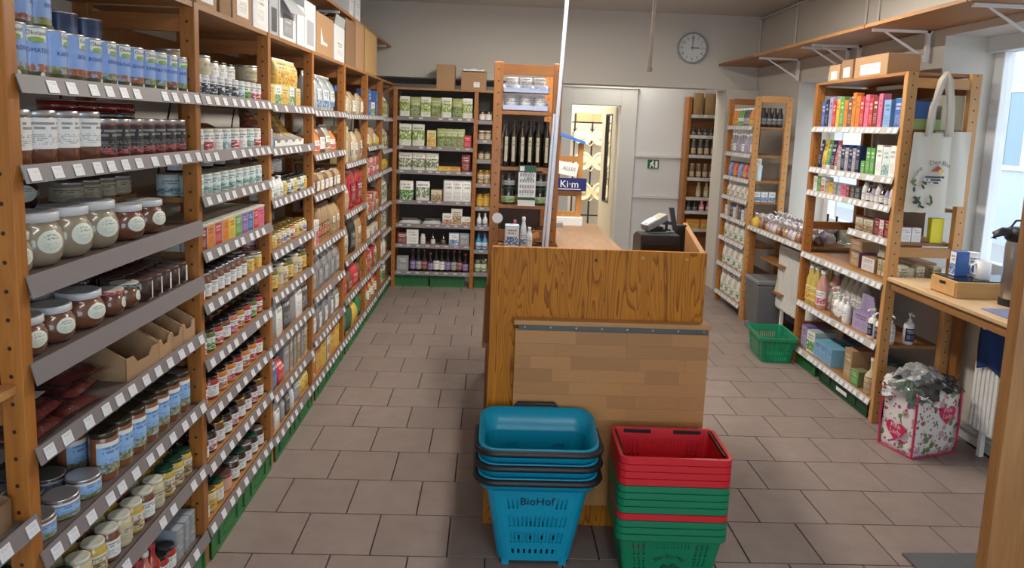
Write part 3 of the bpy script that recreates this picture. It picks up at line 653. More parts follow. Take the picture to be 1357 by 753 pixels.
def pillow_mesh(w, d, h, seed=1, n=9):
    rnd = random.Random(seed); mb = MB()
    for sgn in (1, 0):
        vs = []; fs = []; uv = []
        for j in range(n):
            for i in range(n):
                p, q = i/(n-1)*2-1, j/(n-1)*2-1; e = max(0, (1-abs(p)**3)*(1-abs(q)**3))*(.8+.2*math.cos(p*9.4))
                vs.append((p*w/2, q*d/2, h*(.12+(.75*e**.5+rnd.uniform(-.14, .14)*e) if sgn else .0 if e > 0 else .08)))
        for j in range(n-1):
            for i in range(n-1):
                f = (j*n+i, j*n+i+1, (j+1)*n+i+1, (j+1)*n+i); fs.append(f); uv.append([(vs[e][0]/w+.5, vs[e][1]/d+.5) for e in f])
        mb.add(vs, fs, uv, True)
    return mb.mesh()
def flatpack(w, d, h, m, lab, seed=1, name='vacuum_pack'):
    return Kind(name, 'pack', [(name, cached(('vp', w, d, h, seed), lambda: pillow_mesh(w, d, h, seed)), m), ('film', cached(('vf', w, d, h, seed), lambda: pillow_mesh(w*1.16, d*1.12, h*1.06, seed+5)), 'film'), ('label', cached(('vl', w, d, h), lambda: bx(-w*.36, w*.36, -d*.36, -d*.05, h*1.0, h*1.03)), lab)], w, h, d)
sau = mat('sausage_pack', (.16, .035, .03), .15, coat=1, bump=.5, bscale=60)
s.row(flatpack(.15, .26, .035, sau, 'p_wblue', 1), 'shrink wrapped dark sausage pack at the bottom of the pile', 1.63, 1.95, 2, d=.15)
s.row(flatpack(.15, .26, .035, sau, 'p_wblue', 2), 'shrink wrapped dark sausage pack in the middle of the pile', 1.64, 1.97, 2, d=.16, dz=.036, jit=.25)
s.row(flatpack(.15, .26, .035, sau, 'p_wpic', 3), 'shrink wrapped dark sausage pack on top of the pile', 1.80, 2.02, 1, d=.16, dz=.072, jit=.3)
s = LS(1, 5)
s.row(jar(.038, .14, 'j_sausage', mat('lid_bronze', (.09, .075, .05), .3, .6), 'p_bluejar', 'straight', (.16, .80), 1.5, lidh=.010), 'tall sausage jar with blue label and dark lid', 1.95, 2.52, 7, rows=2, drow=.09)
s.row(jar(.043, .055, 'j_brown', 'lid_silver', 'p_bluejar', 'straight', (.05, .82), 2.2, lidr=.044, name='preserve_tin', cat='tin'), 'low meat preserve jar with blue label and silver lid', 1.63, 1.94, 3, rows=3, drow=.092)
s.row(jar(.045, .13, 'j_brown', 'lid_silver', 'p_bluejar', 'straight', (.05, .82), 2.2), 'tall blue label preserve jar in the rear', 1.65, 1.93, 3, d=.32)
s = LS(1, 6)
yj = lambda c, lid, lab, h=.095: jar(.034, h, c, lid, lab, 'std', (.14, .68), 1.9)
s.row([yj('j_cream', 'lid_cream', 'p_cream'), yj('j_yellow', 'lid_cream', 'p_creampic'), yj('j_brown', 'lid_cream', 'p_white')], ['cream spread jar with cream lid', 'yellow spread jar with cream lid', 'brown spread jar with cream lid'], 1.80, 2.30, 7, rows=2, drow=.078)
s.row(yj('j_yellow', 'green_lid', 'p_creampic'), 'mustard jar with dark green lid', 2.31, 2.52, 3, rows=2, drow=.078)
s.row(yj('j_cream', 'green_lid', 'p_white', .10), 'horseradish jar with dark green lid', 1.63, 1.80, 2, rows=3, drow=.078)
s.row(yj('j_yellow', 'lid_cream', 'p_yellow'), 'yellow spread jar in the rear row', 1.83, 2.52, 9, d=.21, rows=1)
s = LS(1, 7)
s.row([jar(.05, .14, 'j_white', 'green_lid', 'p_white', 'std', (.12, .55), 1.6)], 'large white yoghurt jar with dark green lid', 1.98, 2.10, 1, d=.06, rows=3, drow=.105)
s.row([jar(.045, .115, 'j_beige', 'lid_cream', 'p_wpink', 'straight', (.06, .86), 2.2), jar(.045, .12, 'j_green', 'lid_cream', 'p_wgreen', 'straight', (.06, .86), 2.2)], ['spread tub with pink print and cream lid', 'spread tub with green print and cream lid'], 1.63, 1.96, 4, rows=3, drow=.10)
s.row([bottle(.027, .16, 'j_red', 'c_red', 'p_wred'), bottle(.027, .16, 'j_pink', 'c_white', 'p_white')], ['ketchup bottle with red cap', 'pink sauce bottle with white cap'], 2.11, 2.25, 3, rows=2, drow=.062)
s.row([jar(.033, .085, 'j_red', 'lid_black', 'p_white', 'std', (.16, .66))], 'red relish jar with black lid', 2.255, 2.36, 2, d=.038, rows=2)
s.row(carton(.045, .10, .058, mat('tin_box', (.33, .38, .42), .4), 'p_grey', 'fish_tin_carton'), 'grey fish tin carton in the lower layer', 2.37, 2.52, 3, d=.06)
s.row(carton(.045, .10, .058, 'tin_box', 'p_grey', 'fish_tin_carton'), 'grey fish tin carton stacked in the upper layer', 2.37, 2.52, 3, d=.06, dz=.0585, rows=2)
# ---- entrance bay (only its far end shows)
s = LS(0, 1)
s.row(pouch(.16, .09, .20, 'cardboard', None, 'kraft_bag'), 'brown kraft paper bag with a clear window', 1.41, 1.56, 1, d=.10, dz=.004)
s.row(open_tray(.18, .28, .14, 'cardboard_dark'), 'dark cardboard tray under the kraft bag', 1.35, 1.56, 1, d=.15)
LS(0, 0).row(jar(.04, .1, 'j_brown', 'lid_silver', 'p_white'), 'brown preserve jar with silver lid', 1.3, 1.55, 3, d=.2)
# ---- jam jar bay
Y0, Y1 = 2.595, 3.335
s = LS(2, 0)
s.row([jar(.033, .080, 'j_dark', 'lid_white', pmat('p_bw', (.74, .75, .76), (.02, .02, .03), pic=(.1, .7), picc=(.05, .06, .09)), 'straight', (.04, .88), 2.4)], 'small spread jar with black and white label', Y0, 3.05, 6, rows=2)
s.row([jar(.033, .080, 'j_white', 'lid_white', 'p_teal', 'straight', (.04, .88), 2.4), jar(.033, .080, 'j_green', 'lid_white', 'p_wgreen', 'straight', (.04, .88), 2.4), jar(.033, .080, 'j_pink', 'lid_white', 'p_wpink', 'straight', (.04, .88), 2.4), jar(.033, .080, 'j_red', 'lid_white', 'p_wred', 'straight', (.04, .88), 2.4)], ['small spread jar with teal label', 'small spread jar with green print', 'small spread jar with pink print', 'small spread jar with red print'], 3.05, Y1, 4, rows=2)
s.row(jar(.05, .085, 'j_cream', 'lid_silver', 'p_cream', 'straight'), 'larger cream jar stacked behind small jars', 2.64, 3.0, 3, d=.14, dz=.081)
s.row(jar(.045, .075, 'j_white', 'lid_black', 'p_white', 'straight'), 'white jar with black lid stacked behind small jars', 3.02, 3.30, 3, d=.15, dz=.081)
s = LS(2, 1)
s.row([jar(.04, .085, 'j_white', 'lid_cream', 'p_teal', 'straight', (.06, .86), 2.3), jar(.04, .085, 'j_red', 'lid_cream', 'p_wred', 'straight', (.06, .86), 2.3), jar(.04, .085, 'j_white', 'lid_cream', 'p_white', 'straight', (.06, .86), 2.3)], ['spread jar with pale teal label', 'spread jar with red floral label', 'spread jar with plain white label'], Y0, Y1, 8, rows=2)
s.row(jar(.042, .07, 'j_dark', 'lid_black', 'p_brown', 'straight'), 'dark jar with black lid in the rear', 2.65, 3.1, 4, d=.24)
s.row(open_tray(.09, .2, .10, mat('orange_carton', (.45, .14, .05), .6)), 'small orange brown display carton in the rear', 3.12, 3.30, 1, d=.2)
s = LS(2, 2)
s.row([jar(.04, .078, 'j_white', 'lid_cream', 'p_teal', 'straight', (.05, .86), 2.4)], 'spread jar with pale blue green label', Y0, Y1, 9, rows=2)
s.row(jar(.033, .055, 'j_dark', 'lid_black', 'p_white', 'straight'), 'small jar with black lid stacked on pale jars', 2.65, 3.2, 4, d=.14, dz=.079)
s = LS(2, 3)
cols = ['dred', 'orange', 'red', 'orange', 'yellow', 'green', 'purple', 'blue', 'red', 'pink']
s.row([carton(.066, .066, .088, mat('tin_side', (.62, .60, .52), .4), 'p_'+c, 'spice_box') for i, c in enumerate(cols)], ['spice box with cream lid and %s front' % ('dark red' if c == 'dred' else c) for c in cols], Y0, Y1, 10, d=.04, rows=3, drow=.07)
lidm = cbox(.070, .070, .008, .001)
for o in [o for o in COL.objects if o.name.startswith('spice_box')]: ob('lid', lidm, 'lid_cream', o, (0, 0, .0881))
s = LS(2, 4)
s.row([jar(.027, .098, 'j_brown', 'lid_silver', 'p_white', 'tall', (.12, .62), 2.0, name='spice_jar')], 'slim spice jar with white label and silver lid', Y0, 3.12, 8, rows=1)
s.row(jar(.04, .075, 'j_cream', 'lid_silver', 'p_yellowpic', 'straight', (.1, .8), 2.2), 'cream jar with yellow label', 3.13, Y1, 2, rows=2)
s.row(jar(.034, .08, 'j_dark', 'lid_black', 'p_white', 'std'), 'dark jar with black lid behind spice jars', Y0, 3.12, 7, d=.105, rows=2)
jam = lambda c, lab, lid='lid_black', h=.088, r=.036: jar(r, h, c, lid, lab, 'std', (.14, .66), 1.9, name='jam_jar')
s = LS(2, 5)
s.row([jam('j_red', 'p_wpink'), jam('j_green', 'p_wgreen'), jam('j_red', 'p_wred'), jam('j_brown', 'p_white'), jam('j_pink', 'p_wpink'), jam('j_honey', 'p_wpic')], ['jam jar with pink print', 'jam jar with green print', 'jam jar with red print', 'jam jar with plain white label', 'pale pink jam jar with pink print', 'amber jam jar with orange print'], Y0, Y1, 9, rows=3, drow=.078)
s = LS(2, 6)
s.row([jam('j_red', 'p_white'), jam('j_orange', 'p_wpic'), jam('j_orange', 'p_wred')], ['red jam jar with white label', 'orange jam jar with orange print', 'orange jam jar with red print'], 2.70, Y1, 7, rows=3, drow=.078)
s.row(bottle(.03, .15, 'j_red', 'c_orange', 'p_wred'), 'red syrup bottle with orange cap', Y0, 2.68, 1, rows=2, drow=.07)
s.row(jam('j_dark', 'p_white', 'lid_gold', .10), 'dark jam jar with gold lid', 2.64, 2.72, 1, d=.06)
s = LS(2, 7)
s.row([jam('j_dark', 'p_white'), jam('j_dark', 'p_wpink'), jam('j_brown', 'p_white', 'lid_gold')], ['dark jam jar with white label', 'dark jam jar with pink print', 'brown jam jar with gold lid'], Y0, Y1, 9, rows=3, drow=.078)
s.row(jam('j_green', 'p_yellow', 'lid_black', .11), 'tall green pickle jar with yellow label', 3.25, 3.335, 1, d=.27)
s = LS(2, 8)
s.row([jam('j_dark', 'p_white', 'lid_silver'), jam('j_dark', 'p_white', 'green_lid')], ['dark jam jar with silver lid', 'dark jam jar with dark green lid'], 2.92, Y1, 5, rows=3, drow=.078)
s.row(jar(.052, .07, 'j_pink', 'lid_brown', mat('peach', (.60, .36, .28), .4), 'straight', (.1, .8), 2.4), 'wide peach coloured jar with brown lid', 2.83, 2.92, 1, d=.06)
s.row([jam('j_yellow', 'p_white', 'green_lid'), jam('j_cream', 'p_yellowpic', 'lid_gold')], ['yellow mustard jar with green lid', 'yellow jar with gold lid'], Y0, 2.82, 3, rows=3, drow=.078)
# ---- tea bay
Y0, Y1 = 3.40, 4.13
s = LS(3, 0)
s.row([carton(.11, .07, .10, 'c_cream', 'p_yellowpic', 'tea_carton'), carton(.11, .07, .10, 'c_white', 'p_wgreen', 'tea_carton')], ['yellow tea carton in the lower layer', 'white tea carton with green print in the lower layer'], Y0, 4.0, 5, d=.045)
s.row(pouch(.16, .06, .13, 'p_yellowpic', 'c_white', 'tea_pouch'), 'yellow and white tea pouch standing on cartons', 3.62, 3.98, 2, d=.05, dz=.101)
s.row(jar(.06, .08, 'j_cream', 'lid_silver', 'p_cream', 'straight'), 'wide cream jar behind tea cartons', 3.43, 3.58, 1, d=.14, dz=.10)
s.row(pouch(.15, .06, .2, 'c_dgrey', 'c_black', 'coffee_pouch'), 'dark coffee pouch at the back', 3.9, 4.12, 1, d=.2, dz=.02)
s = LS(3, 1)
tl = Kind('snack_pouch', 'bag', pouch(.14, .05, .20, 'p_brownpic').parts, .14, .2, .05)
for i, (m_, ds) in enumerate((('p_brownpic', 'brown snack pouch leaning back'), ('p_creampic', 'cream snack pouch leaning back'), ('p_creampic', 'cream snack pouch leaning back'), ('p_yellowpic', 'yellow snack pouch leaning back'))):
    loc, rz = s.world(3.60+i*.135, .10, .018); o = kplace(pouch(.135, .05, .185, m_, name='snack_pouch'), loc, rz, ds+', second shelf, tea bay', 'leaning snack pouches'); o.rotation_euler.x = -.5
s.row(open_tray(.135, .16, .07, 'c_white', cut=.5), 'white display tray under leaning snack pouches', 3.535, 4.07, 4, d=.095, jit=0)
s.row(can(.035, .09, mat('can_light', (.30, .52, .78), .35, coat=.3), logo=False), 'light blue drinks can', 3.46, 3.54, 1, d=.05)
s.row(jar(.03, .11, 'j_cream', 'lid_white', 'p_cream', 'straight'), 'slim cream jar next to the post', Y0, 3.455, 1, d=.05)
s = LS(3, 2)
s.row([bottle(.024, .105, 'c_white', 'c_white', 'p_teal', .5, .7), bottle(.024, .105, 'c_white', 'c_black', 'p_white', .5, .7)], ['small white flavouring bottle with teal label', 'small white flavouring bottle with black cap'], Y0, 3.66, 5, rows=2)
s.row([jar(.03, .085, 'j_cream', 'lid_black', 'p_yellowpic', 'std'), jar(.03, .085, 'j_green', 'lid_black', 'p_wblue', 'std'), jar(.03, .085, 'j_white', 'lid_black', 'p_wgreen', 'std')], ['spice jar with yellow label', 'spice jar with blue print', 'spice jar with green print'], 3.67, Y1, 7, rows=2)
s.row(jar(.05, .07, 'j_white', 'lid_silver', 'p_white', 'straight'), 'white jar stacked on spice jars in the rear', 3.5, 3.9, 3, d=.12, dz=.108)
s = LS(3, 3)
s.row([jar(.036, .082, 'j_pink', 'lid_gold', 'p_wpink', 'std'), jar(.036, .082, 'j_cream', 'lid_gold', 'p_yellowpic', 'std'), jar(.036, .082, 'j_cream', 'lid_gold', 'p_creampic', 'std'), jar(.036, .082, 'j_cream', 'lid_gold', pmat('p_wpurple', (.75, .73, .68), pic=(.1, .6), picc=(.25, .12, .45)), 'std'), jar(.036, .082, 'j_cream', 'lid_gold', 'p_wgreen', 'std')], ['nut butter jar with pink print', 'nut butter jar with yellow print', 'nut butter jar with brown print', 'nut butter jar with purple print', 'nut butter jar with green print'], Y0, Y1, 9, rows=2)
s.row(carton(.05, .10, .11, mat('pale_carton', (.45, .50, .56), .6), 'p_grey'), 'pale grey blue carton behind nut butter jars', 3.70, 4.05, 6, d=.22)
s = LS(3, 4)
s.row([jar(.04, .105, 'j_cream', 'lid_gold', 'p_creampic', 'std'), jar(.042, .12, 'j_green', 'lid_silver', 'p_yellowpic', 'std'), jar(.042, .125, 'j_cream', 'lid_cream', 'p_cream', 'straight')], ['hummus jar with gold lid', 'olive jar with silver lid', 'tahini jar with cream lid'], Y0, Y1, 8, rows=2)
s = LS(3, 5)
s.row([pouch(.13, .06, .19, 'c_grey', 'c_white', 'coffee_bag'), pouch(.13, .06, .19, 'p_white', 'c_tan', 'coffee_bag'), pouch(.13, .06, .19, 'p_dgrey', 'c_grey', 'coffee_bag')], ['grey coffee bag', 'white coffee bag with gold top', 'black coffee bag'], Y0, Y1, 6, rows=2, drow=.08)
s = LS(3, 6)
s.row([pouch(.14, .07, .17, 'p_blue', 'c_white', 'flour_bag')], 'blue printed flour bag', Y0, 3.53, 1)
s.row([pouch(.12, .07, .12, 'p_red', 'c_white', 'flour_bag')], 'red printed small flour bag', 3.53, 3.66, 1)
s.row([carton(.075, .16, .19, 'c_grey', 'p_grey'), carton(.075, .16, .19, 'c_tan', 'p_creampic')], ['grey cereal carton', 'tan cereal carton'], 3.67, Y1, 6, d=.09)
s = LS(3, 7)
s.row([pouch(.09, .05, .12, 'p_dgrey', None, 'sachet'), pouch(.09, .05, .12, 'p_white', None, 'sachet'), pouch(.09, .05, .12, 'p_grey', None, 'sachet')], ['black sachet packet', 'white sachet packet', 'grey sachet packet'], Y0, 3.95, 6, rows=2, drow=.07, jit=.4)
s.row(pouch(.09, .05, .11, 'p_yellowpic', None, 'sachet'), 'yellow sachet packet', 3.96, Y1, 2, rows=1)
# ---- clear bag bay
Y0, Y1 = 4.20, 5.00; clr = mat('clear_bag', (.46, .52, .55), .15, coat=1, bump=.4, bscale=30)
s = LS(4, 0)
s.row(pouch(.17, .10, .22, clr, 'c_white', 'clear_bag', var=1, win=pmat('p_wblue2', (.6, .66, .70), pic=(0, .35), picc=(.05, .18, .5))), 'clear bag of white rice crackers', Y0, Y1-.1, 4, d=.07)
s = LS(4, 1)
s.row([pouch(.15, .08, .17, mat('clear2', (.50, .48, .44), .2, coat=1), 'c_white', 'nut_bag', win='p_wpic'), pouch(.15, .08, .13, 'c_orange', 'c_orange', 'nut_bag', win='p_wred'), pouch(.15, .08, .16, 'c_brown', 'c_grey', 'nut_bag', win='p_white')], ['clear nut bag', 'orange nut bag', 'brown nut bag'], Y0, Y1-.1, 5, d=.06)
s = LS(4, 2)
s.row([pouch(.10, .06, .12, 'c_tan', None, 'dried_fruit_bag', win='p_white'), pouch(.10, .06, .12, 'c_brown', 'c_white', 'dried_fruit_bag', win='p_white')], ['tan dried fruit bag', 'brown dried fruit bag'], Y0, Y1, 7, rows=2, drow=.08)
s = LS(4, 3)
s.row([carton(.10, .08, .15, 'c_white', pmat('p_redblue', (.72, .72, .74), pic=(0, .6), picc=(.6, .04, .05)))], 'white carton with red flower print', Y0, 4.42, 2, d=.05)
s.row(bottle(.032, .235, 'c_tan', 'c_brown', 'p_brownpic', .6, .8, name='pasta_tube', cat='bag'), 'long slim tan pasta bag', 4.45, 4.75, 4, d=.05, jit=.3)
s.row(pouch(.12, .08, .2, 'c_tan', None, 'pasta_bag', win='p_creampic'), 'wide tan pasta bag', 4.75, Y1, 2)
s = LS(4, 4)
s.row(pouch(.15, .09, .22, mat('clear_grey', (.26, .26, .27), .2, coat=.8, bump=.4, bscale=30), 'c_grey', 'grain_bag', win='p_grey'), 'grey grain bag with clear film', Y0, Y1, 5, rows=2, drow=.1)
s = LS(4, 5)
s.row(pouch(.15, .09, .20, 'clear_grey', 'c_grey', 'grain_bag', win='p_white'), 'grey grain bag with white label', Y0, Y1, 5, rows=2, drow=.1)
s = LS(4, 6)
s.row([carton(.12, .10, .19, 'c_grey', 'p_wpic'), carton(.12, .10, .19, 'c_orange', pmat('p_orpic', (.70, .25, .05), pic=(.1, .7), picc=(.7, .5, .1))), carton(.12, .10, .19, 'c_yellow', 'p_yellow')], ['grey muesli carton with orange print', 'orange muesli carton', 'yellow muesli carton'], Y0, Y1, 6, d=.06)
# ---- red bag bay
Y0, Y1 = 5.08, 5.88
s = LS(5, 0)
s.row([pouch(.15, .09, .17, 'c_tan', None, 'flake_bag', win='p_white'), pouch(.15, .09, .15, 'c_cream', None, 'flake_bag', win='p_cream')], ['tan oat flake bag', 'cream oat flake bag'], Y0, Y1, 5)
s.row(carton(.2, .08, .19, 'c_blue', 'p_blue'), 'blue carton standing behind oat flake bags', 5.42, 5.64, 1, d=.17, dz=.02)
s = LS(5, 1)
s.row(carton(.06, .10, .26, mat('yellow_carton', (.55, .45, .20), .6), 'p_cream'), 'tall yellow noodle carton', 5.12, 5.28, 2, d=.06)
s.row([pouch(.18, .09, .24, 'c_tan', None, 'noodle_bag', win='p_wblue'), pouch(.18, .09, .22, 'c_cream', None, 'noodle_bag', win='p_wpic')], ['tan noodle bag with blue label', 'cream noodle bag with orange print'], 5.30, Y1, 3)
s = LS(5, 2)
s.row(pouch(.2, .10, .22, 'p_tan', None, 'coffee_bag'), 'gold brown coffee bag', Y0, 5.33, 1)
s.row(pouch(.22, .10, .31, mat('bag_red', (.38, .015, .03), .25, coat=.5), None, 'coffee_bag', win='p_dred'), 'tall dark red coffee bag', 5.33, Y1, 2)
s = LS(5, 3)
s.row([pouch(.22, .10, .27, 'c_tan', None, 'coffee_bag', win='p_creampic'), pouch(.22, .10, .27, 'c_black', None, 'coffee_bag', win='p_dgrey')], ['tan coffee bag', 'black coffee bag'], Y0, Y1, 3)
s = LS(5, 4)
s.row([pouch(.18, .09, .18, 'c_red', None, 'lentil_bag', win='p_red'), pouch(.18, .09, .15, 'c_brown', None, 'lentil_bag', win='p_brownpic')], ['bright red lentil bag', 'brown lentil bag'], Y0, Y1, 4)
s = LS(5, 5)
s.row([pouch(.2, .10, .19, mat('bag_green', (.02, .20, .06), .25, coat=.6, bump=.4, bscale=30), None, 'pea_bag'), pouch(.2, .10, .20, 'c_dgreen', None, 'pea_bag'), pouch(.2, .10, .15, 'c_yellow', None, 'pea_bag')], ['bright green pea bag', 'dark green pea bag', 'yellow pea bag'], Y0, Y1, 4)
# ---- red box bay
Y0, Y1 = 5.96, 6.66
s = LS(6, 0)
s.row([carton(.16, .10, .22, 'c_blue', 'p_blue'), carton(.12, .10, .12, 'c_cream', 'p_wgreen')], ['tall blue sugar carton', 'small cream carton with green print'], 6.05, 6.6, 3)
s = LS(6, 1)
s.row([pouch(.18, .09, .17, 'c_tan', None, 'muesli_bag', win='p_white'), pouch(.15, .08, .10, 'c_yellow', None, 'muesli_bag')], ['tan muesli bag', 'small yellow muesli bag'], Y0, Y1, 4)
for k, (cs, ds) in {2: (['red', 'wred'], ['red biscuit carton', 'white biscuit carton with red print']), 3: (['red', 'creampic'], ['red rusk carton', 'cream rusk carton']), 4: (['creampic', 'white'], ['cream wafer carton', 'white wafer carton'])}.items():
    s = LS(6, k); h = .15
    s.row([carton(.11, .12, h*.5, 'c_red' if cs[0] == 'red' else 'c_cream', 'p_'+cs[0]), carton(.11, .12, h*.5, 'c_cream', 'p_'+cs[1])], [d_+' in the lower layer' for d_ in ds], Y0, Y1, 6)
    if k < 4: s.row([carton(.11, .12, h*.5, 'c_cream', 'p_'+cs[1]), carton(.11, .12, h*.5, 'c_red' if cs[0] == 'red' else 'c_cream', 'p_'+cs[0])], [d_+' stacked on top' for d_ in ds[::-1]], Y0, Y1, 6, dz=h*.5+.001)
LS(6, 5).row([pouch(.14, .08, .19, 'p_wgreen', None, 'flour_pack'), carton(.10, .08, .18, 'c_red', 'p_red')], ['white flour pack with green print', 'red starch carton'], Y0, Y1, 5)
LS(6, 6).row([bottle(.035, .22, 'c_red', 'c_white', 'p_white'), bottle(.035, .22, 'liquid_yellow', 'c_green', 'p_wgreen')], ['red vinegar bottle', 'yellow oil bottle'], Y0, Y1, 7)
# ---- corner bay
wg = pmat('p_popcorn', (.72, .72, .64), pic=(.15, .75), picc=(.35, .38, .12)); wg2 = pmat('p_flour', (.76, .76, .74), pic=(.2, .7), picc=(.25, .35, .2))
Y0, Y1 = 6.75, 7.26
for k, (m_, ds, hh) in enumerate((('p_popcorn', 'puffed rice bag with yellow base', .22), ('p_popcorn', 'puffed grain bag', .2), ('p_yellow', 'yellow polenta bag', .12), ('p_flour', 'white flour bag with green print', .26), ('p_flour', 'white flour bag', .22), ('p_white', 'white sugar bag', .20), ('p_wgreen', 'white starch bag with green print', .21))):
    LS(7, k).row(pouch(.15, .10, hh, m_, None, 'flour_bag', var=k), ds, Y0, Y1, 3, d=.06)
# ---- green crates under the run
def crate_mesh(L, d, h):
    """stacking crate, long side facing -Y: walls with raised ribs, thick rim, open top and grip slot"""
    t = .006; mb = MB().box(-L/2, L/2, -d/2, d/2, 0, t)
    for y in (-d/2, d/2-t): mb.box(-L/2, L/2, y, y+t, t, h)
    for x in (-L/2, L/2-t): mb.box(x, x+t, -d/2, d/2, t, h)
    for z in (h-.018, .0): mb.box(-L/2-.004, L/2+.004, -d/2-.006, -d/2, z, z+.018).box(-L/2-.004, L/2+.004, d/2, d/2+.006, z, z+.018)
    for x in (-L/2, -L*.27, L*.27, L/2): mb.box(x-.006, x+.006, -d/2-.006, -d/2, .018, h-.018)
    mb.box(-L*.12, L*.12, -d/2-.005, -d/2, h*.30, h*.34); mb.box(-L*.12, L*.12, -d/2-.005, -d/2, h*.66, h*.70)
    return mb.mesh()
for b in range(1, 8):
    y0, y1 = FY[b]+.03, min(FY[b+1], 7.42)-.03; n = 2 if y1-y0 > .5 else 1; L = (y1-y0)/n-.012
    for i in range(n):
        kplace(Kind('stacking_crate', 'crate', [('stacking_crate', cached(('cr', round(L, 3)), lambda: crate_mesh(L, .28, .098)), 'crate_green')], L, .1), (-1.02-.14, y0+(i+.5)*(y1-y0)/n, 0), PI/2, 'green plastic crate on the floor under the %s' % BN[b], 'crates under the '+BN[b])

# ------------------------------------------------------------------ shelving at the back wall (faces the aisle)
def price_front_x(sh, x0, x1, z, yf, base, tags=.085, rail='price_rail', height=.036):
    L = x1-x0
    ob('price_rail', cached(('railx', round(L, 3), height), lambda: MB().prism([(0, .004), (-.004, .004), (-.014, -height), (-.011, -height)], -L/2, L/2, 'YZ').mesh()), rail, sh, ((x0+x1)/2-base[0], yf-base[1], z-base[2]))
    n = int(L/tags)
    for i in range(n):
        if random.random() < .1: continue
        ob('price_tag', tag_me, 'tag_print', sh, (x0+L*(i+.5)/n+random.uniform(-.01, .01)-base[0], yf-.0095-base[1], z-height*.5-base[2]), 0, (0, .28, -PI/2))
bu = thing('wooden_shelving', 'wooden shelving unit across the back wall with pouches and bottles', 'shelving', (-.49, 7.47, 0)); BO = bu.location
for x in (-.985, -.185, -.0):
    for y in (7.32, 7.61): ob('post', cached('bpost', lambda: bx(-.02, .02, -.02, .02, 0, 2.0, .002)), 'post_wood', bu, (x-BO.x, y-BO.y, 0))
ob('top_board', bx(-.51, .52, -.16, .16, 0, .02), 'board_x', bu, (0, 0, 1.99))
ob('back_panel', bx(-.50, .50, .163, .172, .1, 1.99), mat('dark_backing', (.10, .09, .085), .8), bu)  # added dark sheet that darkens the background behind the goods
BWZ = [1.725, 1.434, 1.193, .889, .651, .443, .162]; NZ = [1.712, 1.519, 1.323, 1.081, .844, .644, .404, .169]
for x0, x1, zs in ((-.965, -.205, BWZ), (-.165, -.02, NZ)):
    for z in zs:
        base = Vector(((x0+x1)/2, 7.47, z-.006)); L = x1-x0
        sh = ob('shelf', cached(('bs', round(L, 3)), lambda: bx(-L/2, L/2, -.15, .15, -.018, 0)), 'board_x', bu, base-BO)
        price_front_x(sh, x0, x1, z, 7.31, base)
def BS(k): return Shelf('B', BWZ[k]-.006, '%s shelf, back wall shelving' % ORD[k])
gp = pmat('p_gpouch', (.70, .72, .62), (.05, .08, .04), pic=(.3, .75), picc=(.30, .42, .08)); dg = pmat('p_dgpouch', (.30, .34, .12), (.6, .62, .5), pic=(.1, .6), picc=(.12, .18, .04))
BS(0).row([pouch(.105, .06, .205, 'p_gpouch', None, 'pasta_pouch'), pouch(.105, .06, .20, 'p_dgpouch', None, 'pasta_pouch')], ['white pasta pouch with green band', 'green pasta pouch'], -.95, -.22, 7)
BS(1).row(pouch(.125, .07, .225, 'p_gpouch', None, 'pasta_pouch'), 'large white pasta pouch with green band', -.955, -.69, 2)
BS(1).row(carton(.09, .06, .17, 'c_cream', 'p_yellowpic'), 'yellow and white pasta carton', -.68, -.57, 1)
BS(1).row(pouch(.085, .05, .19, 'p_dgpouch', None, 'pasta_pouch'), 'slim dark green pasta pouch', -.56, -.30, 4)
BS(1).row(carton(.075, .06, .13, 'c_red', 'p_red'), 'small red carton next to pouches', -.30, -.22, 1)
BS(2).row(pouch(.135, .08, .18, pmat('p_redbase', (.72, .72, .66), pic=(.2, .7), picc=(.25, .28, .15)), None, 'grain_pouch'), 'white grain pouch with printed leaves', -.95, -.55, 3)
BS(2).row([carton(.12, .09, .055, 'c_orange', 'p_yellow'), carton(.12, .09, .055, 'c_orange', 'p_orpic')], ['low yellow stock carton', 'low orange stock carton'], -.54, -.33, 2)
BS(2).row(pouch(.09, .06, .18, 'p_dred', None, 'grain_pouch'), 'dark red snack pouch', -.33, -.22, 1)
BS(3).row([pouch(.14, .08, .20, 'p_wgreen', None, 'bean_pouch'), pouch(.14, .08, .20, 'p_flour', None, 'bean_pouch')], ['white bean pouch with green print', 'white bean pouch with faint print'], -.95, -.62, 2)
BS(3).row(carton(.11, .08, .12, 'cardboard', 'p_creampic'), 'small tan carton among bean pouches', -.62, -.49, 1)
BS(3).row(pouch(.105, .07, .22, 'p_white', 'c_grey', 'bean_pouch'), 'pale grey bean pouch', -.485, -.22, 3)
BS(4).row(flatpack(.22, .2, .05, 'c_white', 'p_grey', 4, 'flat_pack'), 'flat white paper pack lying down', -.95, -.48, 2, d=.13)
BS(4).row([carton(.10, .06, .12, 'c_white', 'p_wpic'), carton(.11, .06, .17, 'c_white', 'p_creampic'), carton(.10, .06, .09, 'c_white', 'p_wpic')], ['small white baking carton', 'tall white baking carton', 'low white baking carton'], -.49, -.21, 3)
BS(5).row([pouch(.11, .05, .12, 'p_dred', None, 'baking_pouch'), carton(.12, .05, .155, 'c_white', 'p_white'), jar(.025, .11, 'j_white', 'lid_white', 'p_white', 'tall'), bottle(.022, .125, 'glass_brown', 'c_black', 'p_white'), bottle(.022, .125, 'glass_brown', 'c_black', 'p_dgrey'), carton(.10, .06, .13, 'c_lblue', 'p_wblue'), carton(.10, .06, .13, 'c_lblue', 'p_grey')],
          ['dark red baking pouch', 'white baking card box', 'slim white jar', 'small brown bottle with white label', 'small brown bottle with dark label', 'light blue baking box', 'grey fronted baking box'], -.95, -.22, 7)
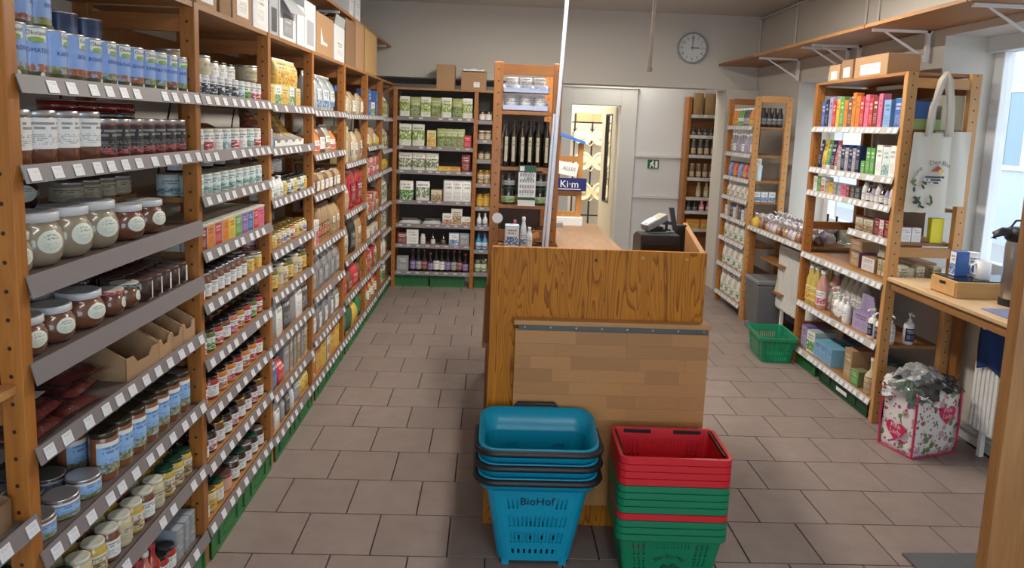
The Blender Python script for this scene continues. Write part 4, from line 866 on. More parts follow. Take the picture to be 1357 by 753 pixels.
wine = lambda lab, h=.235: bottle(.030, h, 'glass_dark', 'c_dred', lab, .4, .55, name='juice_bottle')
BS(6).row(carton(.12, .05, .16, 'c_grey', 'p_grey'), 'grey information card box beside juice bottles', -.955, -.83, 1)
BS(6).row([wine('p_purple'), wine('p_grey'), wine('p_dred'), wine('p_purple', .2), wine('p_white', .25), wine('p_white')], ['dark juice bottle with purple label', 'dark juice bottle with grey label', 'dark juice bottle with red label', 'short dark juice bottle with purple label', 'tall dark juice bottle with white label', 'dark juice bottle with white label'], -.82, -.22, 10)
for k, (kd, ds) in enumerate(((jar(.03, .10, 'j_brown', 'lid_black', 'p_white', 'straight'), 'dark spice jar with white label'), (jar(.03, .10, 'j_brown', 'lid_cream', 'p_cream', 'straight'), 'brown spice jar with cream label'), (jar(.027, .095, 'j_brown', 'lid_black', 'p_cream', 'straight'), 'small brown jar with black lid'), (jar(.032, .14, 'j_honey', 'lid_gold', 'p_creampic', 'straight'), 'tall honey jar with gold lid'), (jar(.034, .14, 'j_honey', 'lid_gold', 'p_yellow', 'std'), 'tall honey jar with yellow label'), (bottle(.024, .14, 'c_white', 'c_white', 'p_wblue'), 'small white bottle with blue print'), (bottle(.030, .17, mat('bottle_blue', (.02, .25, .5), .3, coat=.5), 'c_blue', 'p_wblue'), 'bright blue bottle'), (jar(.032, .13, 'j_green', 'lid_silver', 'p_wgreen', 'std'), 'green pickle jar with silver lid'))):
    Shelf('B', NZ[k]-.006, '%s narrow shelf, back wall' % ORD[k]).row(kd, ds, -.155, -.03, 2, rows=2)
for i, x in enumerate((-.80, -.43)): kplace(Kind('stacking_crate', 'crate', [('stacking_crate', cached('crb', lambda: crate_mesh(.34, .25, .13)), 'crate_green')], .34, .13), (x, 7.47, 0), 0, 'green plastic crate under the juice bottles at the back wall', 'crates under the back wall shelving')
kplace(Kind('stacking_crate', 'crate', [('stacking_crate', cached('crs', lambda: crate_mesh(.12, .25, .13)), 'crate_green')], .12, .13), (-.09, 7.48, 0), 0, 'small green crate under the narrow shelves at the back wall')
for x, w_, h_, ds in ((-.50, .18, .24, 'tall closed brown carton on top of the back wall shelving'), (-.22, .25, .19, 'open brown carton with torn flap on top of the back wall shelving')):
    b_ = ob('cardboard_box', bx(-w_/2, w_/2, -.1, .1, 0, h_, .002), 'cardboard', None, (x, 7.47, 2.01)); tag(b_, ds, 'box')
    if w_ > .2: ob('label', bx(-.03, .03, -.102, -.1005, .03, .08), 'p_white', b_, (.03, 0, 0)); ob('flap', MB().prism([(-.11, 0), (.11, 0), (.10, .03), (.05, .02), (.0, .035), (-.06, .022), (-.10, .032)], -.1, -.096, 'XZ').mesh(), 'paper_white', b_, (0, 0, h_-.012))

# ------------------------------------------------------------------ boxes on top of the left run, wall shelves left and right
def cardbox(y0, y1, h, d, m, ds, lab=None, x=-1.06, side=1, z=2.051):
    w_ = y1-y0; o = ob('cardboard_box', bx(-w_/2, w_/2, 0, d, 0, h, .002), m, None, (x, (y0+y1)/2, z), PI/2 if side > 0 else -PI/2)
    tag(o, ds, 'box')
    if lab: ob('label', MB().add([(-w_*.3, -.001, h*.12), (w_*.3, -.001, h*.12), (w_*.3, -.001, h*.62), (-w_*.3, -.001, h*.62)], [(0, 1, 2, 3)], [[(0, 0), (1, 0), (1, 1), (0, 1)]]).mesh(fix=False), lab, o)
    ob('packing_tape', bx(-.025, .025, -.0008, d*.99, h-.0004, h+.0008), mat('tape', (.42, .30, .16), .25), o)
    return o
mat('box_white', (.70, .72, .76), .6); mat('box_grey', (.40, .42, .45), .6); mat('box_yellow', (.46, .29, .12), .75)
cardbox(2.66, 2.85, .22, .3, 'cardboard', 'brown carton with small white label above the jam jar bay', 'p_white')
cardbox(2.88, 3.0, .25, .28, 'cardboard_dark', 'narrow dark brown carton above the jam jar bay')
cardbox(3.02, 3.25, .26, .3, 'cardboard', 'brown carton with large white address label', 'p_white')
cardbox(3.27, 3.48, .27, .3, 'box_white', 'plain white carton with printed side', 'p_white')
cardbox(3.50, 3.64, .22, .3, 'box_grey', 'light grey carton with black square', 'c_dgrey')
o = cardbox(3.66, 3.95, .22, .3, 'box_white', 'white carton with black tape and open flaps', 'p_grey')
ob('flap', MB().add([(-.14, 0, .22), (.14, 0, .22), (.13, -.06, .15), (-.12, -.05, .13), (-.14, .003, .22), (.14, .003, .22), (.13, -.057, .15), (-.12, -.047, .13)], [(0, 1, 2, 3), (4, 7, 6, 5), (0, 4, 5, 1), (2, 6, 7, 3), (1, 5, 6, 2), (0, 3, 7, 4)]).mesh(), 'box_grey', o)
cardbox(3.98, 4.12, .22, .28, 'box_white', 'narrow white carton standing next to taller white one', None)
cardbox(4.13, 4.38, .27, .28, 'box_white', 'white carton with pale grey sticker on its side', 'box_grey')
o = cardbox(4.40, 4.85, .25, .3, 'cardboard', 'wide brown carton with a white arrow mark')
ob('arrow_mark', MB().prism([(-.12, .07), (-.12, .17), (-.06, .09), (.05, .085), (.05, .07)], -.0015, -.0008, 'XZ').mesh(), 'paper_white', o)
o = cardbox(4.88, 5.20, .24, .3, 'box_white', 'white carton with open top flaps above the clear bag bay', 'p_white')
ob('flap', MB().prism([(-.15, 0), (.15, 0), (.19, .07), (-.10, .07)], 0, .004, 'XZ').mesh(), 'box_grey', o, (0, 0, .24))
cardbox(5.24, 5.58, .33, .3, 'cardboard_dark', 'dark brown carton under the wall shelf')
cardbox(5.62, 5.95, .36, .3, 'cardboard', 'upright brown carton beside the yellowish one')
cardbox(6.02, 6.60, .355, .3, 'box_yellow', 'tall yellowish brown carton above the red box bay')
o = ob('paper_roll', MB().lathe([(.05, 0), (.05, .30), (.03, .30), (.03, .05)], 14).mesh(), 'c_cream', None, (-1.15, 6.85, 2.051)); tag(o, 'cream paper roll standing above the corner', 'paper roll')
ws = thing('bracket_shelf', 'long wooden wall shelf on white brackets above the left shelving', 'shelf', (-1.29, 6.1, 2.44))
for y0, y1 in ((4.3, 5.74), (5.75, 6.6), (6.61, 7.66)): ob('board', bx(-.205, .205, y0-6.1, y1-6.1, -.02, 0), 'board_y', ws)
def bracket(sx): return MB().box(-.19, .19, -.012, .012, -.016, 0).box(.17*sx-.012, .17*sx+.012, -.012, .012, -.19, 0).prism([(-.12*sx, -.015), (-.10*sx, -.015), (.165*sx, -.16), (.165*sx, -.18)], -.004, .004, 'XZ').mesh()
bl, br = bracket(-1), bracket(1)
for y in (5.22, 5.985, 6.63, 7.4): ob('bracket', bl, 'plastic_white', ws, (0, y-6.1, -.02))
for y, w_ in ((5.62, .16), (5.86, .2)): cardbox(y, y+w_, .26, .25, 'box_white', 'white carton with printed front on the left wall shelf', 'p_white', -1.11, 1, 2.44)['group'] = 'white cartons on the left wall shelf'
ws = thing('bracket_shelf', 'long wooden wall shelf on white brackets above the windows', 'shelf', (2.525, 5.1, 2.385))
for y0, y1 in ((2.6, 3.62), (3.63, 4.62), (4.63, 5.65), (5.66, 6.62), (6.63, 7.62)): ob('board', bx(-.225, .222, y0-5.1, y1-5.1, -.02, 0), 'board_y', ws)
for y in (3.66, 4.63, 5.5, 5.68, 6.6): ob('bracket', br, 'plastic_white', ws, (.02, y-5.1, -.02))

# ------------------------------------------------------------------ checkout counter
ct = thing('checkout_counter', 'orange brown plywood checkout counter with a folded wooden leaf in front', 'counter', (.44, 2.9, 0)); CO = ct.location
def cp(name, me, m, loc=(0, 0, 0)): return ob(name, me, m, ct, Vector(loc)-CO)
cp('front_panel', bx(-.438, .438, 0, .022, .0, 1.193, .002), 'counter_ply', (.445, 2.885, 0))
cp('side_panel', bx(0, .022, 0, 1.17, 0, .97), 'counter_ply', (.008, 2.908, 0))
o = cp('side_panel', bx(-.022, 0, 0, .98, 0, 1.19, .002), 'board_y', (.883, 2.908, 0)); o.rotation_euler.z = math.radians(-10.5)
cp('side_ledge', bx(-.012, .018, -.55, .55, 0, .02), 'rail_wood', (-.01, 3.5, .75))
wt = cp('worktop', MB().prism([(-.36, -1.12), (.36, -1.12), (.36, 1.12), (-.005, 1.12), (-.005, .06), (-.36, .06)], -.03, 0, 'XY').mesh(), 'worktop_wood', (.39, 4.03, 1.0))
for dx, dz in ((.62, 1.165), (.80, 1.165), (.43, 1.15)): cp('knot', MB().lathe([(.007, 0), (.004, .0012)], 10).mesh(), mat('knot_'+str(dx), (.5, .25, .08) if dx > .5 else (.08, .03, .01), .5), (dx, 2.8845, dz)).rotation_euler = (PI/2, 0, 0)
lf = cp('leaf', bx(-.395, .395, .006, .022, .115, .866), 'stave_wood', (.508, 2.845, 0)); lf.rotation_euler = (.0, 0, 0)
cp('ledge', bx(-.40, .40, -.05, 0, -.02, .0, .002), 'rail_light', (.505, 2.885, .905))
hg = cp('hinge', bx(-.385, .388, -.004, 0, -.012, .012), 'steel_dark', (.51, 2.846, .876))
scrm = MB().lathe([(.004, 0), (.003, .0015)], 8).mesh()
for i in range(8): ob('screw', scrm, 'steel', hg, (-.36+i*.104, -.004, 0), 0, (PI/2, 0, 0))
rng = random.Random(3); nr = 14; rh = (.862-.115)/nr
for r in range(nr):
    x = -.395
    while x < .394:
        l_ = min(rng.uniform(.10, .30) if x > -.39 else rng.uniform(.06, .25), .395-x)
        if .395-x-l_ < .05: l_ = .395-x
        ob('stave', cached(('stv', round(l_, 2)), lambda: bx(-.5, .5, -.006, .0, -.5, .5)), 'stave_wood', lf, (x+l_/2, .006-rng.uniform(0, .0006), .115+(r+.5)*rh), 0, None, (l_-.0004, 1, rh-.0004))
        x += l_
# things on the counter
def P(name, parts, label, cat, loc, rz=0, group=None):
    t = thing(name, label, cat, loc, rz, group)
    for nm, me, m, l in parts: ob(nm, me, m, t, l)
    return t
P('till_printer', [('body', MB().prism([(-.10, 0), (.10, 0), (.10, .155), (.02, .18), (-.10, .18)], -.095, .095, 'YZ').mesh(bevel=.004), 'black', (0, 0, 0)), ('front_plate', bx(-.085, .085, -.104, -.1, .02, .13), 'black_gloss', (0, 0, 0)), ('paper_cover', bx(-.05, .05, -.06, .06, .178, .186, .002), 'c_dgrey', (0, 0, 0))], 'black till printer standing behind the counter front', 'printer', (.822, 3.55, 1.0))
P('card_terminal', [('case', MB().prism([(-.055, 0), (.055, .055), (.045, .085), (-.065, .03)], -.035, .035, 'YZ').mesh(bevel=.003), 'c_grey', (0, 0, 0)), ('screen', MB().prism([(.0, .060), (.04, .080), (.039, .082), (-.001, .062)], -.028, .028, 'YZ').mesh(), mat('screen_pale', (.6, .6, .42), .2), (0, 0, 0)), ('keypad', MB().prism([(-.055, .036), (-.01, .058), (-.011, .060), (-.056, .038)], -.028, .028, 'YZ').mesh(), 'c_white', (0, 0, 0)), ('foot', bx(-.03, .03, -.03, .03, 0, .02), 'black', (0, 0, 0))], 'grey card terminal tilted on top of the till printer', 'terminal', (.815, 3.56, 1.187), -1.2)
P('customer_display', [('pole', MB().tube([(0, 0, 0), (0, 0, .05)], .007).mesh(), 'black', (0, 0, 0)), ('panel', MB().prism([(.035, .0), (.055, .0), (.03, .115), (.008, .115)], -.012, .012, 'XZ').mesh(), 'black', (0, 0, 0)), ('arm', bx(-.02, .04, -.008, .008, .03, .045), 'black', (0, 0, 0)), ('foot', bx(-.02, .02, -.02, .02, 0, .006), 'black', (0, 0, 0))], 'small black customer display beside the card terminal', 'display', (.875, 3.57, 1.187))
P('monitor', [('screen_back', MB().prism([(-.033, .03), (.030, .03), (.038, .18), (.030, .20), (-.018, .20), (-.026, .19)], -.012, .012, 'XZ').mesh(bevel=.004), 'black', (0, 0, 0)), ('stand', bx(-.03, .03, -.05, .05, 0, .012), 'black', (0, 0, 0)), ('neck', bx(-.008, .008, -.008, .02, .01, .06), 'black', (0, 0, 0))], 'narrow upright black monitor beside the till printer', 'monitor', (.985, 3.72, 1.0))
tag(ob('receipt_book', bx(-.08, .08, -.05, .05, 0, .015), 'c_dred', None, (.82, 3.36, 1.0), .1), 'dark red receipt book in front of the till printer', 'book')
tag(ob('paper_stack', bx(-.03, .06, -.08, .08, 0, .01), 'paper_white', None, (.945, 3.55, 1.0), -.18), 'white paper stack beside the till printer', 'paper')
tag(ob('till_stand', MB().prism([(.757, 2.95), (.868, 2.95), (1.03, 3.82), (.757, 3.82)], .0, 1.0, 'XY').mesh(), 'board_x', None), 'wooden till stand under the black printer', 'stand')
tag(ob('pole_lamp', MB().tube([(.318, 4.05, 1.0), (.392, 4.05, CEIL)], .011, 10).mesh(), 'chalk_pole'), 'white metal pole leaning from worktop to ceiling beside shelving', 'pole')
tag(ob('pole_lamp', MB().tube([(.298, 4.06, 1.0), (.330, 4.06, 1.75)], .007, 8).mesh(), 'chalk_pole'), 'thin short white rod beside the tall white pole', 'rod')
for o in COL.objects:
    if o.name.startswith('pole_lamp'): o.name = 'support_pole'
P('hanging_rod', [('rod', MB().tube([(0, 0, 0), (.01, 0, .80)], .012, 8).mesh(), mat('rod_grey', (.07, .05, .04), .7), (0, 0, 0)), ('end_cap', MB().tube([(0, 0, -.01), (0, 0, .02)], .017, 8).mesh(), 'rod_grey', (0, 0, 0))], 'brown grey rod hanging down from the ceiling', 'rod', (1.04, 5.0, 2.085))

# ------------------------------------------------------------------ shelving unit behind the counter
cu = thing('wooden_shelving', 'wooden shelving unit with dark bottles standing behind the checkout counter', 'shelving', (.182, 4.47, 0)); UO = cu.location
for x in (.016, .348):
    for y in (4.12, 4.80): ob('post', cached('cpost', lambda: bx(-.025, .025, -.018, .018, 0, 2.025, .002)), 'post_wood', cu, (x-UO.x, y-UO.y, 0))
for z in (1.985, 1.055): ob('rung', bx(-.142, .142, -.012, .012, -.03, .03), 'rail_wood', cu, (0, 4.12-4.47, z))
CZ = [1.76, 1.444, 1.226, 1.005]
for z in CZ: ob('shelf', bx(-.142, .142, -.33, .33, -.02, 0), 'board_y', cu, (0, 0, z))
ob('back_panel', bx(-.16, .16, -.008, .008, 1.0, 1.76), 'laminate', cu, (0, .34, 0))
def CS(k): return Shelf('C', CZ[k], '%s shelf, unit behind counter' % ORD[k])
wj = jar(.034, .082, 'j_white', 'lid_white', 'p_white', 'straight', (.1, .8), 2.2)
for q in range(2):
    tag(ob('display_tray', MB().box(-.13, .13, -.05, .05, 0, .004).box(-.13, .13, -.05, -.047, 0, .03).box(-.13, .13, .047, .05, 0, .05).box(-.13, -.127, -.05, .05, 0, .05).box(.127, .13, -.05, .05, 0, .05).mesh(), mat('tray_blue', (.55, .62, .85), .5), None, (.172, 4.19, 1.761+q*.098)), ['pale blue tray of white jars, lower of two', 'pale blue tray of white jars, upper of two'][q], 'tray')
    for i in range(3): kplace(wj, (.092+i*.08, 4.19, 1.766+q*.098), 0, 'white jar in the %s pale blue tray' % ('lower', 'upper')[q], 'white jars in pale blue trays')
oil = bottle(.023, .262, 'glass_dark', 'c_black', None, .42, .72, name='oil_bottle')
oil.parts.append(('label', cached('oil_glint', lambda: sticker([(.023, 0), (.023, .262)], .35, .03, .17)), 'p_cream'))  # narrow cream strip painted on as the white reflection in the glass
CS(1).row(oil, 'tall black oil bottle', .045, .325, 6, rows=4, drow=.06)
CS(2).row(jar(.040, .10, 'glass_dark', 'green_lid', pmat('p_greenlab', (.50, .62, .40), pic=(0, .6), picc=(.2, .4, .1)), 'straight', (.15, .5), 1.4), 'dark storage jar with green lid', .048, .322, 3, rows=2)
CS(2).row(jar(.040, .08, 'glass_dark', 'lid_black', 'p_grey', 'straight', (.15, .5), 1.4), 'dark storage jar stacked on green lid jars', .048, .322, 3, dz=.101)
CS(3).row(jar(.030, .085, 'glass_brown', 'lid_black', 'p_white', 'straight', (.1, .5), 1.6), 'brown jar with white label', .048, .322, 4, rows=2)
t = P('wall_calendar', [('sheet', bx(-.058, .058, 0, .004, 0, .27), 'p_white', (0, 0, 0)), ('header', bx(-.058, .058, -.001, .004, .225, .27), mat('cal_green', (.02, .09, .03), .5), (0, 0, 0)), ('footer', bx(-.058, .058, -.001, .004, .04, .058), 'cal_green', (0, 0, 0)), ('picture', bx(-.05, -.02, -.002, 0, .232, .264), 'paper_white', (0, 0, 0))], 'calendar strip with green header hanging on the unit behind counter', 'calendar', (.195, 4.092, 1.228)); t.scale = (.85, 1, .85)
for r in range(4):
    for c in range(6): ob('date_block', cached('dblk', lambda: bx(-.006, .006, -.0006, 0, -.010, .010)), 'c_grey', t, (-.042+c*.0168, 0, .205-r*.037))
P('dispenser_box', [('body', bx(-.04, .04, -.03, .03, 0, .13, .004), mat('pale_blue', (.48, .62, .76), .4), (0, 0, 0)), ('front_print', MB().add([(-.036, -.031, .01), (.036, -.031, .01), (.036, -.031, .12), (-.036, -.031, .12)], [(0, 1, 2, 3)], [[(0, 0), (1, 0), (1, 1), (0, 1)]]).mesh(fix=False), 'p_wblue', (0, 0, 0))], 'pale blue dispenser box on the worktop behind the counter', 'box', (.118, 4.02, 1.0))
kplace(bottle(.017, .175, mat('bottle_pale', (.62, .74, .80), .3, coat=.4), 'c_white', 'p_wblue', .5, .7, name='spray_bottle'), (.182, 4.01, 1.0), 0, 'slim pale blue spray bottle on the worktop')
kplace(bottle(.017, .12, 'bottle_pale', 'c_white', 'p_white', .5, .7, name='spray_bottle'), (.215, 4.0, 1.0), 0, 'short pale hand gel bottle on the worktop')
kplace(bottle(.015, .15, 'c_pink', 'c_pink', None, .5, .7, name='nail_bottle'), (.135, 4.07, 1.0), 0, 'small pink bottle behind the dispenser box')
P('round_price_sign', [('disc', MB().lathe([(.03, 0), (.03, .004)], 20).mesh(), 'paper_white', (0, 0, 0))], 'round white card sign clipped to the post behind the counter', 'sign', (.035, 4.085, 1.155)).rotation_euler = (PI/2, 0, 0)
tag(ob('loose_slat', bx(-.12, .12, -.006, .006, -.014, .014), 'rail_light', None, (.16, 4.06, 1.035), 0, (0, -.30, .1)), 'loose pale wooden slat lying against the unit behind counter', 'slat')
# display stand with blue roof at the far end of the worktop
st = thing('display_stand', 'orange wooden display stand with blue roof on the worktop end', 'stand', (.535, 5.08, 1.0))
for x in (-.085, .075): ob('post', bx(x-.018, x+.018, -.02, .02, .055, .572 if x > 0 else .624), 'door_wood', st)
for z in (.07, .22, .46): ob('cross_bar', bx(-.10, .09, -.015, .015, z-.02, z+.02), 'door_wood', st)
ob('roof', MB().prism([(-.12, .635), (.10, .565), (.10, .585), (-.12, .655)], -.06, .06, 'XZ').mesh(), mat('roof_blue', (.03, .16, .60), .35), st)
ob('base', bx(-.11, .10, -.07, .07, 0, .055), 'paper_white', st)
P('blue_sign', [('board', bx(-.11, .11, -.004, .004, -.045, .045), mat('sign_navy', (.008, .012, .12), .4), (0, 0, 0)), ('lettering', text_on("Ki·m", .07, lambda x, y: (x, -.005, y-.02)), 'paper_white', (-.01, 0, 0)), ('underline', bx(-.09, .07, -.006, -.004, -.035, -.030), 'paper_white', (0, 0, 0))], 'dark blue sign with white handwriting on the display stand', 'sign', (.545, 5.035, 1.285))
P('paper_sign', [('sheet', bx(-.08, .08, -.002, .002, -.045, .045), 'paper_white', (0, 0, 0)), ('lettering', text_on('ALLES', .035, lambda x, y: (x+.02, -.003, y-.01)), 'c_dgrey', (0, 0, 0))], 'white paper sign with handwriting above the blue sign', 'sign', (.51, 5.04, 1.395), 0).rotation_euler = (0, .15, 0)
tag(ob('small_box', bx(-.03, .03, -.04, .04, 0, .03), 'c_grey', None, (.46, 4.93, 1.0)), 'small grey box on the worktop below the display stand', 'box')
# storeroom: round lids hanging on a rack
lidm2 = MB().lathe([(.145, 0), (.15, .008), (.148, .02), (.12, .024), (.115, .018), (.05, .018), (.045, .026), (.0001, .026)], 28).mesh()
hdl = MB().tube([(-.05, -.14, .01), (-.045, -.19, .01), (.045, -.19, .01), (.05, -.14, .01)], .01, 6).mesh()
rk = thing('metal_rack', 'dark metal rack holding round cream lids in the storeroom', 'rack', (1.56, 11.6, 0))
for x in (-.28, .0, .26): ob('upright', bx(x-.012, x+.012, .0, .03, 0, 1.9), 'black', rk)
for z in (.28, .75, 1.2, 1.65): ob('cross_rail', bx(-.3, .3, .03, .05, z-.01, z+.01), 'black', rk)
for r, z in enumerate((1.545, 1.15, .668)):
    for c, x in enumerate((.065, .345)):
        o = ob('pot_cover', lidm2, mat('lid_ivory', (.68, .62, .42), .35), None, (1.35+x+r*.02, 11.585, z), 0, (PI/2, 0, 0)); tag(o, '%s cream lid on the storeroom rack, %s column' % (('top', 'middle', 'bottom')[r], ('doorway side', 'door leaf side')[c]), 'lid'); ob('handle', hdl, 'lid_ivory', o, (0, 0, 0), 0, (0, 0, .9))
tag(ob('cardboard_box', bx(-.2, .2, -.1, .1, 0, .13), 'cardboard', None, (1.50, 11.7, 1.78)), 'brown carton above the round lids in the storeroom', 'box')
ob('shelf', bx(-.3, .3, 0, .25, -.02, 0), 'black', rk, (0, .03, 1.775))
# header wall clock, exit sign
ck = thing('wall_clock', 'round grey wall clock showing three on the white wall', 'clock', (2.03, 7.69, 2.543))
ob('rim', MB().lathe([(.15, 0), (.158, .01), (.158, .03), (.145, .035), (.142, .02)], 40, False).mesh(), mat('clock_grey', (.30, .31, .32), .4), ck, (0, 0, 0), 0, (PI/2, 0, 0))
ob('dial', MB().lathe([(.145, .0), (.145, .014)], 40).mesh(), mat('dial', (.62, .64, .65), .5), ck, (0, 0, 0), 0, (PI/2, 0, 0))
for i in range(12):
    a = PI/2-2*PI*(i+1)/12; ob('numeral', text_on(str(i+1), .036, lambda x, y: (x+.108*math.cos(a), -.0155, y-.012+.108*math.sin(a))), 'black', ck)
    ob('tick', bx(-.002, .002, -.016, -.0145, .130, .142), 'black', ck, (0, 0, 0), 0, (0, a, 0))
ob('minute_hand', bx(-.003, .003, -.019, -.017, -.02, .115), 'black', ck); ob('hour_hand', bx(-.02, .075, -.022, -.020, -.004, .004), 'black', ck)
es = thing('exit_sign', 'small green emergency exit sign on the white wall', 'sign', (2.01, 9.094, 1.26))
ob('plate', bx(-.07, .07, -.004, .004, -.055, .055), mat('exit_green', (.0, .12, .05), .4), es)
ob('running_figure', MB().prism([(-.05, -.045), (-.03, -.045), (-.02, -.01), (.0, -.03), (.0, -.045), (.012, -.045), (.012, -.02), (-.008, .01), (.008, .015), (.01, .024), (-.02, .026), (-.04, .012), (-.035, -.01)], -.006, -.004, 'XZ').mesh(), 'paper_white', es)
ob('head', MB().lathe([(.010, 0), (.010, .002)], 12).mesh(), 'paper_white', es, (-.005, -.0042, .038), 0, (PI/2, 0, 0)); ob('door_shape', bx(.025, .055, -.006, -.004, -.045, .04), 'paper_white', es)

# ------------------------------------------------------------------ cosmetics shelving on the right
RX = 2.30
ru = thing('wooden_shelving', 'pale wooden cosmetics shelving in front of the window with tote bags on its end', 'shelving', (2.5, 4.65, 0)); RO = ru.location
RZ = [1.747, 1.46, 1.295, .84, .475, .135]
for y, pm, rm in ((4.09, 'post_light', 'rail_light'), (5.23, 'post_wood', 'rail_wood')): ladder(ru, y, RX+.03, 2.695, 2.06, .06, .04, pm, rm, rungs=(.28, 1.035, 2.0))
ob('top_board', bx(-.20, .20, -.56, .56, -.018, 0), 'board_y', ru, (0, 4.66-RO.y, 2.06))
for x in (2.62,): ob('back_rail', bx(-.012, .012, -.55, .55, -.035, .035), 'rail_wood', ru, (2.71-RO.x, .01, 1.98))
ob('window_side_frame', MB().box(-.02, .02, -.05, -.02, .9, 2.0).box(-.02, .02, -.05, .48, 1.93, 1.99).box(-.02, .02, -.05, .48, 1.06, 1.13).mesh(), 'rail_wood', ru, (.16, .05, 0))
def rshelf(par, y0, y1, z, x0, x1, tags=.06, xf=None):
    po = par.location; base = Vector(((x0+x1)/2, (y0+y1)/2, z-.006)); L = y1-y0; D = x1-x0
    sh = ob('shelf', cached(('rs', round(L, 3), round(D, 3)), lambda: bx(-D/2, D/2, -L/2, L/2, -.018, 0)), 'board_y', par, base-po)
    price_front(sh, y0-.015, y1+.015, z, xf if xf else RX, -1, tags, base, rail='price_rail_light'); return sh
for z in RZ: rshelf(ru, 4.115, 5.205, z, RX+.005, 2.69)
rshelf(ru, 4.115, 4.62, 1.095, 2.345, 2.69, xf=2.335)
def RS(k, z=None, ds=None): return Shelf('R', (RZ[k] if z is None else z)-.006, ds or '%s shelf, cosmetics shelving' % ORD[k])
s = RS(0)
cc = ['blue', 'navy', 'lilac', 'red', 'yellow', 'green', 'orange', 'brown', 'orange', 'orange', 'red', 'pink', 'red', 'dred', 'pink']
yy = 5.17
for i, c in enumerate(cc):
    h_ = .185+.012*((i*7) % 3)+(.02 if i in (8, 9) else 0)
    loc, rz = s.world(yy-.027, .035); kplace(carton(.048, .05, h_, 'c_'+c, 'p_'+c, 'toothpaste_box'), loc, rz, '%s upright toothpaste box, %s' % ({'navy': 'navy', 'dred': 'dark red', 'lilac': 'lilac'}.get(c, c), s.where), 'upright boxes on the cosmetics top shelf', .06); yy -= .0535
    if i in (1, 5, 10): yy -= .004
s.row(carton(.075, .07, .17, 'c_lblue', 'p_lblue', 'care_box'), 'light blue care box', 4.22, 4.36, 1, d=.04)
s.row(carton(.075, .07, .175, mat('bright_blue', (.02, .25, .60), .4), 'p_blue', 'care_box'), 'bright blue care box', 4.13, 4.215, 1, d=.04)
s.row(carton(.06, .06, .05, 'c_green', 'p_green', 'care_box'), 'low green box beside blue boxes', 4.13, 4.2, 1, d=.12)
for x, m_, ds in ((2.44, 'c_blue', 'large blue carton lying at the open shelf end'), (2.62, 'c_cream', 'pale green box at the open shelf end')): tag(ob('care_box', cbox(.13, .06, .16 if x < 2.5 else .2, .002), m_, None, (x, 4.17, RZ[0]-.006)), ds, 'box')
tag(ob('leaflet_box', cbox(.16, .05, .06, .002), mat('lime', (.35, .45, .15), .5), None, (2.46, 4.13+.0, RZ[0]-.006)), 'lime green low box under the blue carton', 'box')
s = RS(1)
tb = [('red', 'white'), ('navy', 'grey'), ('green', 'white'), ('yellow', 'cream'), ('navy', 'navy')]
s.row([tube(.062, .205, 'p_'+a, 'c_'+b) for a, b in tb], ['%s skin cream tube standing on its cap' % {'navy': 'navy'}.get(a, a) for a, b in tb], 4.87, 5.19, 5, d=.04)
s.row([carton(.045, .045, .18, 'c_navy', 'p_navy', 'serum_box'), carton(.045, .045, .16, 'c_lilac', 'p_grey', 'serum_box')], ['navy serum box', 'grey lilac serum box'], 4.56, 4.86, 6)
s.row(carton(.05, .05, .085, mat('lime_box', (.12, .42, .04), .4), 'p_green', 'soap_box'), 'small bright green soap box', 4.48, 4.55, 1)
s.row(carton(.05, .05, .17, mat('leaf_box', (.03, .30, .05), .4), 'p_green', 'soap_box'), 'tall bright green soap box', 4.38, 4.48, 2, jit=.05)
s.row([carton(.065, .05, .19, 'c_white', 'p_white', 'cream_box'), carton(.065, .05, .18, 'c_white', 'p_teal', 'cream_box')], ['plain white cream box', 'white cream box with teal print'], 4.14, 4.37, 3)
s.row(bottle(.02, .13, 'c_black', 'c_black', None, .5, .7), 'black serum bottle behind serum boxes', 4.5, 4.84, 6, d=.12)
s = RS(2)
sb = ['dgrey', 'dgrey', 'dred', 'pink', 'grey', 'grey', 'yellow', 'tan', 'wred', 'green', 'white']
s.row([carton(.058, .06, .085 if i < 8 else .11, 'c_'+(c if 'c_'+c in MATS else 'white'), 'p_'+c, 'soap_carton') for i, c in enumerate(sb)], ['%s soap carton' % {'dgrey': 'dark grey', 'dred': 'dark red', 'wred': 'red and white'}.get(c, c) for c in sb], 4.52, 5.19, 11)
s.row([bottle(.022, .13, 'c_white', 'c_grey', 'p_white', .5, .7), bottle(.018, .10, 'c_lilac', 'c_black', 'p_white', .5, .7), bottle(.02, .12, 'glass_brown', 'c_black', 'p_white', .4, .6)], ['white lotion bottle', 'lilac dropper bottle', 'brown dropper bottle'], 4.14, 4.51, 7)
sx = Shelf('R', 1.089, 'half shelf, cosmetics shelving', .03)
sx.row([carton(.05, .05, .11, 'c_red', 'p_wred', 'soap_carton'), carton(.05, .05, .11, 'c_pink', 'p_dred', 'soap_carton')], ['red bar soap carton', 'pink bar soap carton'], 4.13, 4.36, 4)
sx.row(carton(.10, .10, .09, 'cardboard', 'p_creampic'), 'brown carton with soap bars', 4.38, 4.60, 2)
tag(ob('yellow_box', cbox(.075, .04, .145, .002), mat('signal_yellow', (.75, .68, .03), .5), None, (2.60, 4.145, 1.089)), 'bright yellow printed box at the open shelf end', 'box')
for x in (2.42, 2.48): tag(ob('white_carton', cbox(.055, .05, .085, .002), 'p_white', None, (x, 4.15, 1.089)), 'white carton at the open shelf end', 'box', 'white cartons at the shelf end')
s = RS(3)
s.row(carton(.042, .07, .10, 'c_cream', pmat('p_soapbar', (.66, .60, .42), pic=(.3, .7), picc=(.4, .35, .2)), 'soap_bar_box'), 'cream soap bar box in a row', 4.13, 4.44, 6, d=.16)
